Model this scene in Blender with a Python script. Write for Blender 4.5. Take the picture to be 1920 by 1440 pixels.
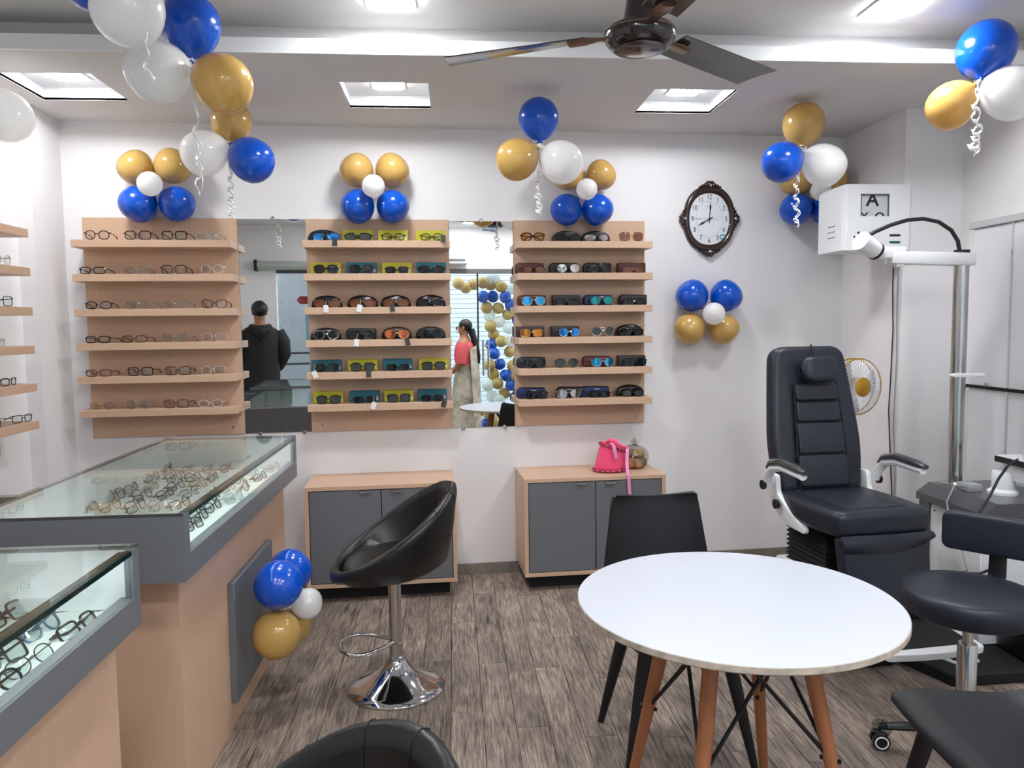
import bpy, bmesh, math, random
from math import sin, cos, pi, radians, sqrt, atan2
from mathutils import Vector, Matrix
random.seed(7)
for _o in list(bpy.data.objects): bpy.data.objects.remove(_o)
SC = bpy.context.scene
COL = SC.collection

# ------------------------------------------------------------------ camera
FPX = 1430.0
YAW, PIT, ROL = radians(4.4), radians(-4.35), radians(0.66)
FW = Vector((sin(YAW)*cos(PIT), cos(YAW)*cos(PIT), sin(PIT)))
_r0 = Vector((cos(YAW), -sin(YAW), 0)); _u0 = _r0.cross(FW)
RT = _r0*cos(ROL) - _u0*sin(ROL); UP = _u0*cos(ROL) + _r0*sin(ROL)
EYE = Vector((0, 0, 1.5))
cd = bpy.data.cameras.new('camera'); cam = bpy.data.objects.new('camera', cd); COL.objects.link(cam)
cd.sensor_fit = 'HORIZONTAL'; cd.sensor_width = 36.0; cd.lens = FPX/1920*36.0; cd.clip_start = 0.05
cam.matrix_world = Matrix(((RT.x, UP.x, -FW.x, EYE.x), (RT.y, UP.y, -FW.y, EYE.y), (RT.z, UP.z, -FW.z, EYE.z), (0, 0, 0, 1)))
SC.camera = cam
# ------------------------------------------------------------------ world, exposure, light levels
W = bpy.data.worlds.new('daylight'); SC.world = W; W.use_nodes = True
W.node_tree.nodes['Background'].inputs[0].default_value = (0.78, 0.88, 1.0, 1)
W.node_tree.nodes['Background'].inputs[1].default_value = 2.0
SC.view_settings.view_transform = 'Standard'; SC.view_settings.look = 'None'
SC.view_settings.gamma = 1.0; SC.view_settings.use_curve_mapping = False
SC.view_settings.exposure = 1.1
PANEL_L = 66.0     # radiance of the LED ceiling panels

# sight-line helpers: where the line through a measured point of the survey photo meets a plane
def ray(px, py): return FW + (px-960)/FPX*RT - (py-720)/FPX*UP
def hit(px, py, n, d):
    v = ray(px, py); n = Vector(n); return EYE + v*((d - n.dot(EYE))/n.dot(v))
def aty(px, py, y): return hit(px, py, (0, 1, 0), y)
def atx(px, py, x): return hit(px, py, (1, 0, 0), x)
def atz(px, py, z): return hit(px, py, (0, 0, 1), z)
WB = radians(3.1)
WXV = Vector((cos(WB), sin(WB), 0)); WNV = Vector((-sin(WB), cos(WB), 0)); WD = 4.5368
def wp(s, n, z): return WXV*s + WNV*(WD-n) + Vector((0, 0, z))     # point of the back wall: along, out of, up
def atw(px, py, n=0.0):
    p = hit(px, py, WNV, WD-n); return p.dot(WXV), p.z
def mirrored(p): return p - WNV*(2*(WNV.dot(p)-WD))

# ------------------------------------------------------------------ materials
def lin(c):
    if isinstance(c, str):
        c = [int(c[i:i+2], 16)/255 for i in (0, 2, 4)]
    return tuple((x/12.92 if x <= .04045 else ((x+.055)/1.055)**2.4) for x in c) + (1,)
MATS = {}
def mat(name, c, rough=.5, metal=0, spec=.5, coat=0, bump=0, bscale=200, vary=0, trans=0, emit=0, sheen=0):
    if name in MATS: return MATS[name]
    m = bpy.data.materials.new(name); m.use_nodes = True; nt = m.node_tree; b = nt.nodes['Principled BSDF']
    b.inputs['Base Color'].default_value = lin(c); b.inputs['Roughness'].default_value = rough
    b.inputs['Metallic'].default_value = metal; b.inputs['Specular IOR Level'].default_value = spec
    b.inputs['Coat Weight'].default_value = coat; b.inputs['Coat Roughness'].default_value = .06
    b.inputs['Transmission Weight'].default_value = trans
    b.inputs['Sheen Weight'].default_value = sheen
    if emit:
        b.inputs['Emission Color'].default_value = lin(c); b.inputs['Emission Strength'].default_value = emit
    tc = nt.nodes.new('ShaderNodeTexCoord'); nz = nt.nodes.new('ShaderNodeTexNoise')
    nt.links.new(tc.outputs['Object'], nz.inputs['Vector'])
    nz.inputs['Scale'].default_value = bscale; nz.inputs['Detail'].default_value = 3
    if bump:
        bp = nt.nodes.new('ShaderNodeBump'); bp.inputs['Strength'].default_value = bump; bp.inputs['Distance'].default_value = .002
        nt.links.new(nz.outputs['Fac'], bp.inputs['Height']); nt.links.new(bp.outputs['Normal'], b.inputs['Normal'])
    if vary:
        mx = nt.nodes.new('ShaderNodeMix'); mx.data_type = 'RGBA'; mx.blend_type = 'MULTIPLY'
        mx.inputs[0].default_value = 1.0
        rm = nt.nodes.new('ShaderNodeMapRange'); rm.inputs['From Min'].default_value = .3; rm.inputs['From Max'].default_value = .7
        rm.inputs['To Min'].default_value = 1-vary; rm.inputs['To Max'].default_value = 1.0
        nt.links.new(nz.outputs['Fac'], rm.inputs['Value'])
        mx.inputs[6].default_value = lin(c); nt.links.new(rm.outputs[0], mx.inputs[7]); nt.links.new(mx.outputs[2], b.inputs['Base Color'])
    MATS[name] = m
    return m
def laminate(name, c, dark=.86, scale=1.0):
    if name in MATS: return MATS[name]
    m = mat(name, c, .42, bump=0); nt = m.node_tree; b = nt.nodes['Principled BSDF']
    tc = nt.nodes.new('ShaderNodeTexCoord'); mp = nt.nodes.new('ShaderNodeMapping'); mp.inputs['Scale'].default_value = (160*scale, 160*scale, 4*scale)
    nz = nt.nodes.new('ShaderNodeTexNoise'); nz.inputs['Scale'].default_value = 1.0; nz.inputs['Detail'].default_value = 4
    nt.links.new(tc.outputs['Object'], mp.inputs['Vector']); nt.links.new(mp.outputs[0], nz.inputs['Vector'])
    mx = nt.nodes.new('ShaderNodeMix'); mx.data_type = 'RGBA'
    a = lin(c); mx.inputs[6].default_value = tuple(x*dark for x in a[:3])+(1,); mx.inputs[7].default_value = tuple(min(1, x*1.06) for x in a[:3])+(1,)
    nt.links.new(nz.outputs['Fac'], mx.inputs[0]); nt.links.new(mx.outputs[2], b.inputs['Base Color'])
    return m
def glass(name, tint, amount=1.0, ior=1.5, rough=0.0):
    # thin clear pane: tinted see-through with a Fresnel reflection
    if name in MATS: return MATS[name]
    m = bpy.data.materials.new(name); m.use_nodes = True; nt = m.node_tree
    nt.nodes.remove(nt.nodes['Principled BSDF']); out = nt.nodes['Material Output']
    t = nt.nodes.new('ShaderNodeBsdfTransparent'); t.inputs[0].default_value = lin(tint)
    g = nt.nodes.new('ShaderNodeBsdfGlossy'); g.inputs['Roughness'].default_value = rough
    f = nt.nodes.new('ShaderNodeLayerWeight'); f.inputs['Blend'].default_value = .5
    pw = nt.nodes.new('ShaderNodeMath'); pw.operation = 'POWER'; pw.inputs[1].default_value = 5
    f0 = ((ior-1)/(ior+1))**2*amount
    mu = nt.nodes.new('ShaderNodeMath'); mu.operation = 'MULTIPLY_ADD'; mu.inputs[1].default_value = 1-f0; mu.inputs[2].default_value = f0
    mx = nt.nodes.new('ShaderNodeMixShader')
    nt.links.new(f.outputs['Facing'], pw.inputs[0]); nt.links.new(pw.outputs[0], mu.inputs[0]); nt.links.new(mu.outputs[0], mx.inputs[0])
    nt.links.new(t.outputs[0], mx.inputs[1]); nt.links.new(g.outputs[0], mx.inputs[2]); nt.links.new(mx.outputs[0], out.inputs['Surface'])
    MATS[name] = m
    return m
def wood_floor():
    m = bpy.data.materials.new('weathered_plank'); m.use_nodes = True; nt = m.node_tree; b = nt.nodes['Principled BSDF']
    N = nt.nodes.new; L = nt.links.new
    tc = N('ShaderNodeTexCoord'); oi = N('ShaderNodeObjectInfo')
    off = N('ShaderNodeVectorMath'); off.operation = 'ADD'
    cmb = N('ShaderNodeCombineXYZ'); mu = N('ShaderNodeMath'); mu.operation = 'MULTIPLY'; mu.inputs[1].default_value = 57.0
    L(oi.outputs['Random'], mu.inputs[0]); L(mu.outputs[0], cmb.inputs[0]); L(mu.outputs[0], cmb.inputs[1])
    L(tc.outputs['Object'], off.inputs[0]); L(cmb.outputs[0], off.inputs[1])
    def stretched(sx, sy, det, rough=.6):
        mp = N('ShaderNodeMapping'); mp.inputs['Scale'].default_value = (sx, sy, 1); L(off.outputs[0], mp.inputs['Vector'])
        nz = N('ShaderNodeTexNoise'); nz.inputs['Scale'].default_value = 1; nz.inputs['Detail'].default_value = det; nz.inputs['Roughness'].default_value = rough
        nz.inputs['Distortion'].default_value = .6
        L(mp.outputs[0], nz.inputs['Vector']); return nz
    grain = stretched(130, 9, 5); patch = stretched(9, 3.0, 3); crack = stretched(95, 4.5, 2, .5)
    r1 = N('ShaderNodeValToRGB'); e = r1.color_ramp.elements
    e[0].position = .32; e[0].color = lin('71655c'); e[1].position = .72; e[1].color = lin('cbbbad')
    k = r1.color_ramp.elements.new(.5); k.color = lin('a09186')
    L(grain.outputs['Fac'], r1.inputs[0])
    r2 = N('ShaderNodeValToRGB'); e = r2.color_ramp.elements
    e[0].position = .34; e[0].color = (.46, .46, .47, 1); e[1].position = .66; e[1].color = (1.02, 1.0, .97, 1)
    L(patch.outputs['Fac'], r2.inputs[0])
    m1 = N('ShaderNodeMix'); m1.data_type = 'RGBA'; m1.blend_type = 'MULTIPLY'; m1.inputs[0].default_value = .85
    L(r1.outputs[0], m1.inputs[6]); L(r2.outputs[0], m1.inputs[7])
    r3 = N('ShaderNodeValToRGB'); e = r3.color_ramp.elements
    e[0].position = .33; e[0].color = (.28, .25, .23, 1); e[1].position = .40; e[1].color = (1, 1, 1, 1)
    L(crack.outputs['Fac'], r3.inputs[0])
    m2 = N('ShaderNodeMix'); m2.data_type = 'RGBA'; m2.blend_type = 'MULTIPLY'; m2.inputs[0].default_value = .8
    L(m1.outputs[2], m2.inputs[6]); L(r3.outputs[0], m2.inputs[7])
    mr = N('ShaderNodeMapRange'); mr.inputs['To Min'].default_value = .74; mr.inputs['To Max'].default_value = 1.12; L(oi.outputs['Random'], mr.inputs['Value'])
    m3 = N('ShaderNodeMix'); m3.data_type = 'RGBA'; m3.blend_type = 'MULTIPLY'; m3.inputs[0].default_value = 1
    L(m2.outputs[2], m3.inputs[6]); L(mr.outputs[0], m3.inputs[7]); L(m3.outputs[2], b.inputs['Base Color'])
    bp = N('ShaderNodeBump'); bp.inputs['Strength'].default_value = .25; bp.inputs['Distance'].default_value = .001
    L(grain.outputs['Fac'], bp.inputs['Height']); L(bp.outputs['Normal'], b.inputs['Normal'])
    b.inputs['Roughness'].default_value = .5; b.inputs['Specular IOR Level'].default_value = .4
    return m
def balloon_mat(name, c, tr=.15, rough=.18, coat=.6):
    # stretched latex: glossy skin over a body that lets some light through
    m = mat(name, c, rough, coat=coat); nt = m.node_tree; b = nt.nodes['Principled BSDF']; out = nt.nodes['Material Output']
    t = nt.nodes.new('ShaderNodeBsdfTranslucent'); t.inputs[0].default_value = lin(c)
    mx = nt.nodes.new('ShaderNodeMixShader'); mx.inputs[0].default_value = tr
    nt.links.new(b.outputs[0], mx.inputs[1]); nt.links.new(t.outputs[0], mx.inputs[2]); nt.links.new(mx.outputs[0], out.inputs['Surface'])
    return m
M_WALL = mat('wall_paint', 'eae8e9', .6, bump=.05, bscale=90)
M_WALLG = mat('grey_wall_paint', 'c9c9cb', .6, bump=.05, bscale=90)
M_CEIL = mat('ceiling_paint', 'd9d8d7', .8)
M_WHITE = mat('white_gloss', 'eceef0', .25)
M_WHITEM = mat('white_plastic', 'e8eaec', .38)
M_TAN = laminate('tan_laminate', 'cfad92')
M_GREY = mat('grey_laminate', '6a6d72', .42, bump=.03, bscale=600)
M_DGREY = mat('dark_grey_laminate', '57585b', .45, bump=.03, bscale=600)
M_BLK = mat('black_leather', '0f0f12', .36, bump=.18, bscale=420)
M_NAVY = mat('blue_black_leather', '1a202d', .42, bump=.15, bscale=380)
M_BLKP = mat('black_plastic', '111319', .45)
M_BLKC = mat('black_matt', '0c0c0d', .7)
M_CHR = mat('chrome', 'd8d9db', .06, metal=1)
M_STEEL = mat('brushed_steel', 'c6c5c3', .2, metal=1)
M_ROD = mat('black_rod', '101010', .4, metal=.3)
M_LEG = laminate('beech_leg', 'a86a45', .8, .5)
M_MIRROR = mat('mirror', 'eef0ee', .0, metal=1)
M_GLASS = glass('case_glass', 'f6fbf9', 1.0, 1.55)
M_GLASSF = glass('front_glass', 'f4faf9', 1.0, 1.5)
M_GEDGE = mat('green_glass_edge', '0e2a26', .1)
M_FLUFF = mat('white_fur_liner', 'e9f1ee', .95, bump=1.0, bscale=170, sheen=.4)
M_PLANK = wood_floor()
M_LED = None
def led(name, strength):
    m = bpy.data.materials.new(name); m.use_nodes = True; nt = m.node_tree; nt.nodes.remove(nt.nodes['Principled BSDF'])
    e = nt.nodes.new('ShaderNodeEmission'); e.inputs[0].default_value = (.965, .98, 1, 1); e.inputs[1].default_value = strength
    nt.links.new(e.outputs[0], nt.nodes['Material Output'].inputs['Surface']); return m
M_LED = led('led_panel', PANEL_L); M_STRIP = led('added_fill_strip', 14.0); M_LEDR = led('recess_led_panel', PANEL_L*.85)  # M_STRIP is the glow of the fill strips added in the counters
B_BLUE = balloon_mat('blue_latex', '0054cc', .12, .2, .35)
B_GOLD = balloon_mat('gold_pearl_latex', 'd8b164', .25, .24)
B_WHITE = balloon_mat('white_latex', 'fafaf9', .48)
BM = {'b': B_BLUE, 'g': B_GOLD, 'w': B_WHITE}
M_RIB = mat('white_ribbon', 'f2f2f2', .2)

# ------------------------------------------------------------------ mesh builder
class MB:
    def __init__(s): s.v = []; s.f = []
    def add(s, vs, fs, M=None):
        o = len(s.v)
        for p in vs:
            p = Vector(p)
            s.v.append(tuple(M @ p) if M else tuple(p))
        s.f += [[i+o for i in f] for f in fs]; return s
    def _bm(s, bm, M=None):
        bm.verts.index_update()
        s.add([v.co.copy() for v in bm.verts], [[v.index for v in f.verts] for f in bm.faces], M); bm.free(); return s
    def box(s, x0, x1, y0, y1, z0, z1, bev=0, seg=2, M=None):
        bm = bmesh.new(); bmesh.ops.create_cube(bm, size=1)
        for v in bm.verts: v.co = Vector(((x0+x1)/2+v.co.x*(x1-x0), (y0+y1)/2+v.co.y*(y1-y0), (z0+z1)/2+v.co.z*(z1-z0)))
        if bev: bmesh.ops.bevel(bm, geom=bm.edges[:], offset=bev, segments=seg, profile=.5, affect='EDGES')
        return s._bm(bm, M)
    def prism(s, poly, z0, z1, bev=0, seg=2, M=None):
        bm = bmesh.new()
        a = [bm.verts.new((x, y, z0)) for x, y in poly]; b = [bm.verts.new((x, y, z1)) for x, y in poly]
        n = len(poly); bm.faces.new(a[::-1]); bm.faces.new(b)
        for i in range(n): bm.faces.new((a[i], a[(i+1) % n], b[(i+1) % n], b[i]))
        bmesh.ops.recalc_face_normals(bm, faces=bm.faces[:])
        if bev:
            ed = [e for e in bm.edges if abs(e.verts[0].co.z-e.verts[1].co.z) < 1e-6]
            bmesh.ops.bevel(bm, geom=ed, offset=bev, segments=seg, profile=.5, affect='EDGES')
        return s._bm(bm, M)
    def tube(s, pts, r, n=8, closed=False, M=None, flat=1.0):
        pts = [Vector(p) for p in pts]; m = len(pts); rs = r if isinstance(r, (list, tuple)) else [r]*m
        vs = []; up = None
        for i, p in enumerate(pts):
            a = pts[(i-1) % m] if closed or i > 0 else p; b = pts[(i+1) % m] if closed or i < m-1 else p
            t = (b-a).normalized()
            if up is None:
                up = Vector((0, 0, 1)) if abs(t.z) < .9 else Vector((0, 1, 0))
            x = t.cross(up)
            if x.length < 1e-6: x = t.orthogonal()
            x.normalize(); y = x.cross(t).normalized(); up = y
            for k in range(n):
                w = 2*pi*k/n; vs.append(p + (x*cos(w) + y*sin(w)*flat)*rs[i])
        fs = []
        for i in range(m if closed else m-1):
            for k in range(n):
                j = (i+1) % m; fs.append([i*n+k, i*n+(k+1) % n, j*n+(k+1) % n, j*n+k])
        if not closed: fs += [list(range(n))[::-1], [(m-1)*n+k for k in range(n)]]
        return s.add(vs, fs, M)
    def cyl(s, p, q, r, n=16, r2=None, M=None): return s.tube([p, q], [r, r if r2 is None else r2], n, M=M)
    def lathe(s, prof, n=24, M=None):
        vs = []; fs = []; m = len(prof)
        for r, z in prof:
            for k in range(n):
                w = 2*pi*k/n; vs.append((max(r, 1e-5)*cos(w), max(r, 1e-5)*sin(w), z))
        for i in range(m-1):
            for k in range(n): fs.append([i*n+k, i*n+(k+1) % n, (i+1)*n+(k+1) % n, (i+1)*n+k])
        fs.append(list(range(n))[::-1]); fs.append([(m-1)*n+k for k in range(n)])
        return s.add(vs, fs, M)
    def ball(s, c, r, nu=16, nv=10, M=None):
        c = Vector(c); r = r if isinstance(r, (list, tuple)) else (r, r, r)
        vs = []; fs = []
        for i in range(nv+1):
            a = pi*i/nv
            for k in range(nu):
                w = 2*pi*k/nu; vs.append((c.x+r[0]*max(sin(a), 1e-4)*cos(w), c.y+r[1]*max(sin(a), 1e-4)*sin(w), c.z-r[2]*cos(a)))
        for i in range(nv):
            for k in range(nu): fs.append([i*nu+k, i*nu+(k+1) % nu, (i+1)*nu+(k+1) % nu, (i+1)*nu+k])
        return s.add(vs, fs, M)
    def grid(s, rows, closed_u=False, thick=0, M=None):
        # rows: list of rows of points
        n = len(rows[0]); vs = [Vector(p) for r in rows for p in r]; fs = []
        for i in range(len(rows)-1):
            for k in range(n if closed_u else n-1): fs.append([i*n+k, i*n+(k+1) % n, (i+1)*n+(k+1) % n, (i+1)*n+k])
        if thick:
            bm = bmesh.new(); bv = [bm.verts.new(v) for v in vs]
            for f in fs: bm.faces.new([bv[i] for i in f])
            bm.normal_update(); bmesh.ops.solidify(bm, geom=bm.faces[:], thickness=thick)
            return s._bm(bm, M)
        return s.add(vs, fs, M)
    def mesh(s, name, smooth=True, angle=38):
        me = bpy.data.meshes.new(name); me.from_pydata(s.v, [], s.f); me.update()
        bm = bmesh.new(); bm.from_mesh(me); bmesh.ops.remove_doubles(bm, verts=bm.verts[:], dist=1e-5)
        bmesh.ops.recalc_face_normals(bm, faces=bm.faces[:]); bm.to_mesh(me); bm.free()
        if smooth:
            me.polygons.foreach_set('use_smooth', [True]*len(me.polygons)); me.set_sharp_from_angle(angle=radians(angle))
        return me
    def build(s, name, m, parent=None, smooth=True, angle=38, loc=None, rot=None):
        me = s.mesh(name, smooth, angle); me.materials.append(m)
        return put(name, me, parent, loc, rot)
def put(name, me, parent=None, loc=None, rot=None):
    o = bpy.data.objects.new(name, me); COL.objects.link(o); o.parent = parent
    if loc is not None: o.location = loc
    if rot is not None: o.rotation_euler = rot
    return o
NLAB = {}
def tag(o, label, cat, group=None):
    o['label'] = label; o['category'] = cat
    if group: o['group'] = group
    return o
def thing(name, label, cat, loc=(0, 0, 0), rz=0, group=None):
    o = bpy.data.objects.new(name, None); COL.objects.link(o); o.empty_display_size = .05
    o.location = loc; o.rotation_euler = (0, 0, rz) if not isinstance(rz, tuple) else rz
    return tag(o, label, cat, group)
def wthing(name, label, cat, s, n, z, group=None): return thing(name, label, cat, wp(s, n, z), WB, group)
def struct(o): o['kind'] = 'structure'; return o
def text(s, size, name, m, parent, loc, rot, depth=.0006, bold=False, sx=1.0, align='CENTER'):
    cu = bpy.data.curves.new(name, 'FONT'); cu.body = s; cu.size = size; cu.extrude = depth; cu.align_x = align; cu.align_y = 'CENTER'
    if bold: cu.offset = size*.022
    t = bpy.data.objects.new(name, cu); COL.objects.link(t)
    me = bpy.data.meshes.new_from_object(t.evaluated_get(bpy.context.evaluated_depsgraph_get()))
    bpy.data.objects.remove(t)
    me.materials.clear(); me.materials.append(m); me.name = name
    o = put(name, me, parent, loc, rot); o.scale = (sx, 1, 1); return o
def rrect(w, h, r, n=5):
    pts = []
    for cx, cy, a0 in ((w/2-r, h/2-r, 0), (-w/2+r, h/2-r, 90), (-w/2+r, -h/2+r, 180), (w/2-r, -h/2+r, 270)):
        for i in range(n+1):
            a = radians(a0+90*i/n); pts.append((cx+r*cos(a), cy+r*sin(a)))
    return pts
FRONT = Matrix(((1, 0, 0, 0), (0, 0, -1, 0), (0, 1, 0, 0), (0, 0, 0, 1)))   # prism drawn in x,z with its depth towards -y
def poly_round(pts, r, n=5):
    # round the corners of a polygon
    out = []; N = len(pts)
    for i in range(N):
        p = Vector(pts[i]); a = Vector(pts[i-1]); b = Vector(pts[(i+1) % N]); rr = r[i] if isinstance(r, (list, tuple)) else r
        u = (a-p).normalized(); w = (b-p).normalized(); rr = min(rr, (a-p).length*.49, (b-p).length*.49)
        p0 = p+u*rr; p1 = p+w*rr
        for k in range(n+1):
            t = k/n; q = p0*(1-t)**2 + p*2*t*(1-t) + p1*t*t; out.append((q.x, q.y))
    return out

# ================================================================== SETTING
CZ = 2.646; UZ = 2.80; FY = -1.06
floor = struct(MB().box(-2.4, 3.0, FY-.1, 4.9, -.12, -.008).build('floor', mat('sub_floor', '2a2622', .8), smooth=False))
PW, PLEN = .122, .9
_pm = {}
def plank_mesh(l):
    if l not in _pm:
        me = MB().box(-PW/2+.0009, PW/2-.0009, -l/2+.001, l/2-.001, -.008, 0, .0012, 1).mesh('plank', True, 30); me.materials.append(M_PLANK); _pm[l] = me
    return _pm[l]
_far = MB(); x0 = -.0308-PW*18
for i in range(46):
    xc = x0+PW*(i+.5)
    if xc > 2.95 or xc < -2.35: continue
    y = 4.74 - PLEN*(((i*5) % 9)/9.0) - (random.random()*.1)
    edges = [4.75]
    while y > FY: edges.append(y); y -= PLEN
    edges.append(FY)
    for a, b in zip(edges[:-1], edges[1:]):
        if a-b < .02: continue
        if a > 1.9 and xc > -.95:
            l = round(a-b, 2); put('plank', plank_mesh(l), floor, (xc, (a+b)/2, 0))
        else: _far.box(xc-PW/2+.0009, xc+PW/2-.0009, b+.001, a-.001, -.008, 0)
o = _far.build('planks', M_PLANK, floor, smooth=False); o['kind'] = 'stuff'

# back wall (turned 3 degrees), left wall with a corner chase, right wall with a step
_b = MB(); _b.box(-2.6, 3.2, 0, .12, -.05, 3.0)
wall_back = struct(_b.build('wall_back', M_WALL, loc=wp(0, 0, 0), rot=(0, 0, WB), smooth=False))
_yc = atx(67, 500, -2.12).y
wall_left = struct(MB().prism([(-2.12, 4.62), (-2.12, _yc), (-2.2, _yc), (-2.2, FY-.1), (-2.36, FY-.1), (-2.36, 4.62)], -.05, 3.0).build('wall_left', M_WALL, smooth=False))
XA = 2.46; YS = 4.03; XB = 2.79
wall_right = struct(MB().prism([(XA, 4.85), (XA, YS), (XB, YS), (XB, FY-.1), (XB+.2, FY-.1), (XB+.2, 4.85)], -.05, 3.0).build('wall_right', M_WALL, smooth=False))
_s = MB(); _s.box(-1.94, 2.73, -.012, 0, 0, .066, .002, 1)
struct(_s.build('baseboard_back', mat('skirting_tile', '8e857c', .3, bump=.1, bscale=30, vary=.3), loc=wp(0, 0, 0), rot=(0, 0, WB)))
struct(MB().box(XA-.012, XA, YS, 4.66, 0, .066, .002, 1).build('baseboard_right', MATS['skirting_tile']))
struct(MB().box(-2.12, -2.108, _yc, 4.43, 0, .066, .002, 1).build('baseboard_left', MATS['skirting_tile']))

# ceiling: lower band with three light recesses, fascia lip, cove, upper ceiling
FAS = 3.35
REC = [(-2.0, -1.595, 3.64, 4.05), (-.512, -.094, 3.712, 4.13), (1.006, 1.42, 3.757, 4.176)]
_c = MB()
for (bx0, bx1), (hx0, hx1, hy0, hy1) in zip(((-2.36, -1.05), (-1.05, .45), (.45, 3.0)), REC):
    xs = [bx0, hx0, hx1, bx1]; ys = [FAS, hy0, hy1, 4.9]
    for i in range(3):
        for j in range(3):
            if i == 1 and j == 1: continue
            _c.box(xs[i], xs[i+1], ys[j], ys[j+1], CZ, CZ+.012)
ceiling = struct(_c.build('ceiling', M_CEIL, smooth=False))
for hx0, hx1, hy0, hy1 in REC:
    b = MB(); t = .012; h = CZ+.062
    b.box(hx0-t, hx0, hy0-t, hy1+t, CZ+.001, h).box(hx1, hx1+t, hy0-t, hy1+t, CZ+.001, h).box(hx0, hx1, hy0-t, hy0, CZ+.001, h).box(hx0, hx1, hy1, hy1+t, CZ+.001, h)
    b.box(hx0-t, hx1+t, hy0-t, hy1+t, h, h+.012)
    b.build('light_recess', M_WHITEM, ceiling, smooth=False)
MB().box(-2.36, 3.0, FAS-.012, FAS+.001, CZ, CZ+.062).build('fascia', M_WHITEM, ceiling, smooth=False)
MB().box(-2.36, 3.0, FAS+.12, FAS+.14, CZ+.013, UZ).build('cove_back', M_CEIL, ceiling, smooth=False)
MB().box(-2.36, 3.0, FY-.1, FAS+.14, UZ, UZ+.05).build('upper_panel', M_CEIL, ceiling, smooth=False)
MB().box(-2.36, 3.0, FAS, 4.9, 2.92, 2.97).build('sky_light_blocker', M_CEIL, ceiling, smooth=False)  # unseen slab added to keep world light out above the lower ceiling

def ceiling_light(x, y, z, w, label, m=None):
    t = thing('ceiling_light', label, 'ceiling light', (x, y, z), 0, 'square LED ceiling panels')
    h = w/2
    MB().box(-h-.006, h+.006, -h-.006, h+.006, -.008, 0, .002, 1).build('frame', M_WHITEM, t)
    MB().prism(rrect(w, w, .02), -.0115, -.0075).build('diffuser', m or M_LED, t)
for (hx0, hx1, hy0, hy1), nm in zip(REC, ('left, above the left shelf display', 'middle, between the balloons above the middle display', 'right, above the wall clock')):
    ceiling_light((hx0+hx1)/2+.005, (hy0+hy1)/2-.01, CZ+.062, .155, 'square LED panel in the ceiling recess at %s' % nm, M_LEDR)
for X in (-.225, .81, 1.84):
    for Y in (3.13, .70, -.50):
        if X == .81 and Y == 3.13: continue
        if Y == 3.13:
            lb = {-.225: 'square LED panel at top edge left of the fan', 1.84: 'square LED panel at top edge right of the fan'}[X]
        else: lb = 'square LED panel on the upper ceiling outside the view, %s %s row' % ({-.225: 'left', .81: 'middle', 1.84: 'right'}[X], 'near' if Y > 0 else 'entrance')
        ceiling_light(X, Y, UZ, .19, lb)

# street front behind the viewer: header, pillar, glazing and glass doors (seen in the mirrors)
struct(MB().box(-2.36, 3.0, FY-.12, FY, 2.26, 3.0).build('wall_front', M_WALL, smooth=False))
struct(MB().box(-2.2, -1.62, FY-.12, FY+.02, 0, 2.26).build('trim_1', M_WALL, smooth=False))
struct(MB().box(-1.62, 2.8, FY-.06, FY+.01, 2.2, 2.26).build('trim_2', M_DGREY, smooth=False))
wn = struct(MB().box(-1.62, .2, FY-.03, FY-.02, .02, 2.2).build('window_1', M_GLASSF, smooth=False))
MB().box(-1.62, .2, FY-.05, FY, 0, .02).box(.17, .2, FY-.05, FY, .02, 2.2).build('window_frame', M_DGREY, wn, smooth=False)
for k, (xa, xb, hx) in enumerate(((.2, .945, .865), (.965, 1.75, 1.045))):
    d = struct(MB().box(xa+.004, xb-.004, FY-.03, FY-.02, .01, 2.19).build('door_%d' % (k+1), M_GLASSF, smooth=False))
    h = MB()
    for q in (-.02, .09):
        h.cyl((hx-.035 if q < 0 else hx+.035, FY+.03, .84), (hx-.035 if q < 0 else hx+.035, FY+.03, 1.32), .014, 10)
    for z in (.92, 1.24): h.cyl((hx-.035, FY+.03, z), (hx+.035, FY+.03, z), .009, 8).cyl((hx, FY+.03, z), (hx, FY-.02, z), .008, 8)
    h.build('door_handle', M_STEEL, d)
struct(MB().box(.946, .964, FY-.05, FY-.01, 0, 2.2).build('trim_3', M_BLKC, smooth=False))
wn = struct(MB().box(1.75, 2.79, FY-.03, FY-.02, .02, 2.2).build('window_2', M_GLASSF, smooth=False))
MB().box(1.75, 2.79, FY-.05, FY, 0, .02).box(1.75, 1.78, FY-.05, FY, .02, 2.2).build('window_frame', M_DGREY, wn, smooth=False)
# outside: street and facing shop
struct(MB().box(-8, 8, -9, FY-.12, -.2, -.06).build('trim_4', mat('street_concrete', '8f8c88', .8, vary=.2, bscale=4), smooth=False))
struct(MB().box(-8, 8, -5.2, -4.9, -.1, 4.5).build('trim_5', mat('facing_wall', '7d7b7e', .8, vary=.15, bscale=3), smooth=False))

# ================================================================== SHELF DISPLAYS
SHZ = [1.984, 1.802, 1.615, 1.433, 1.252, 1.071]; ST = .039; SD = .18
ORD = ['top', 'second', 'third', 'fourth', 'fifth', 'bottom']
def display(s0, s1, label):
    w = s1-s0; t = wthing('shelf_display', label, 'shelf', (s0+s1)/2, 0, .90)
    MB().box(-w/2, w/2, -.02, 0, 0, 1.222, .001, 1).build('back_panel', M_TAN, t, smooth=False)
    for z in SHZ: MB().box(-w/2, w/2, -SD, -.02, z-ST-.90, z-.90, .0012, 1).build('shelf', M_TAN, t, smooth=False)
    for x in (-w/2+.06, w/2-.06): MB().cyl((x, -.0215, .04), (x, -.0195, .04), .005, 8).build('screw', M_STEEL, t)
    return t
PAN = [(-1.778, -.960), (-.581, .231), (.614, 1.413)]
display(*PAN[0], 'tan wooden shelf display holding clear eyeglasses, left of the mirrors')
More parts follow.
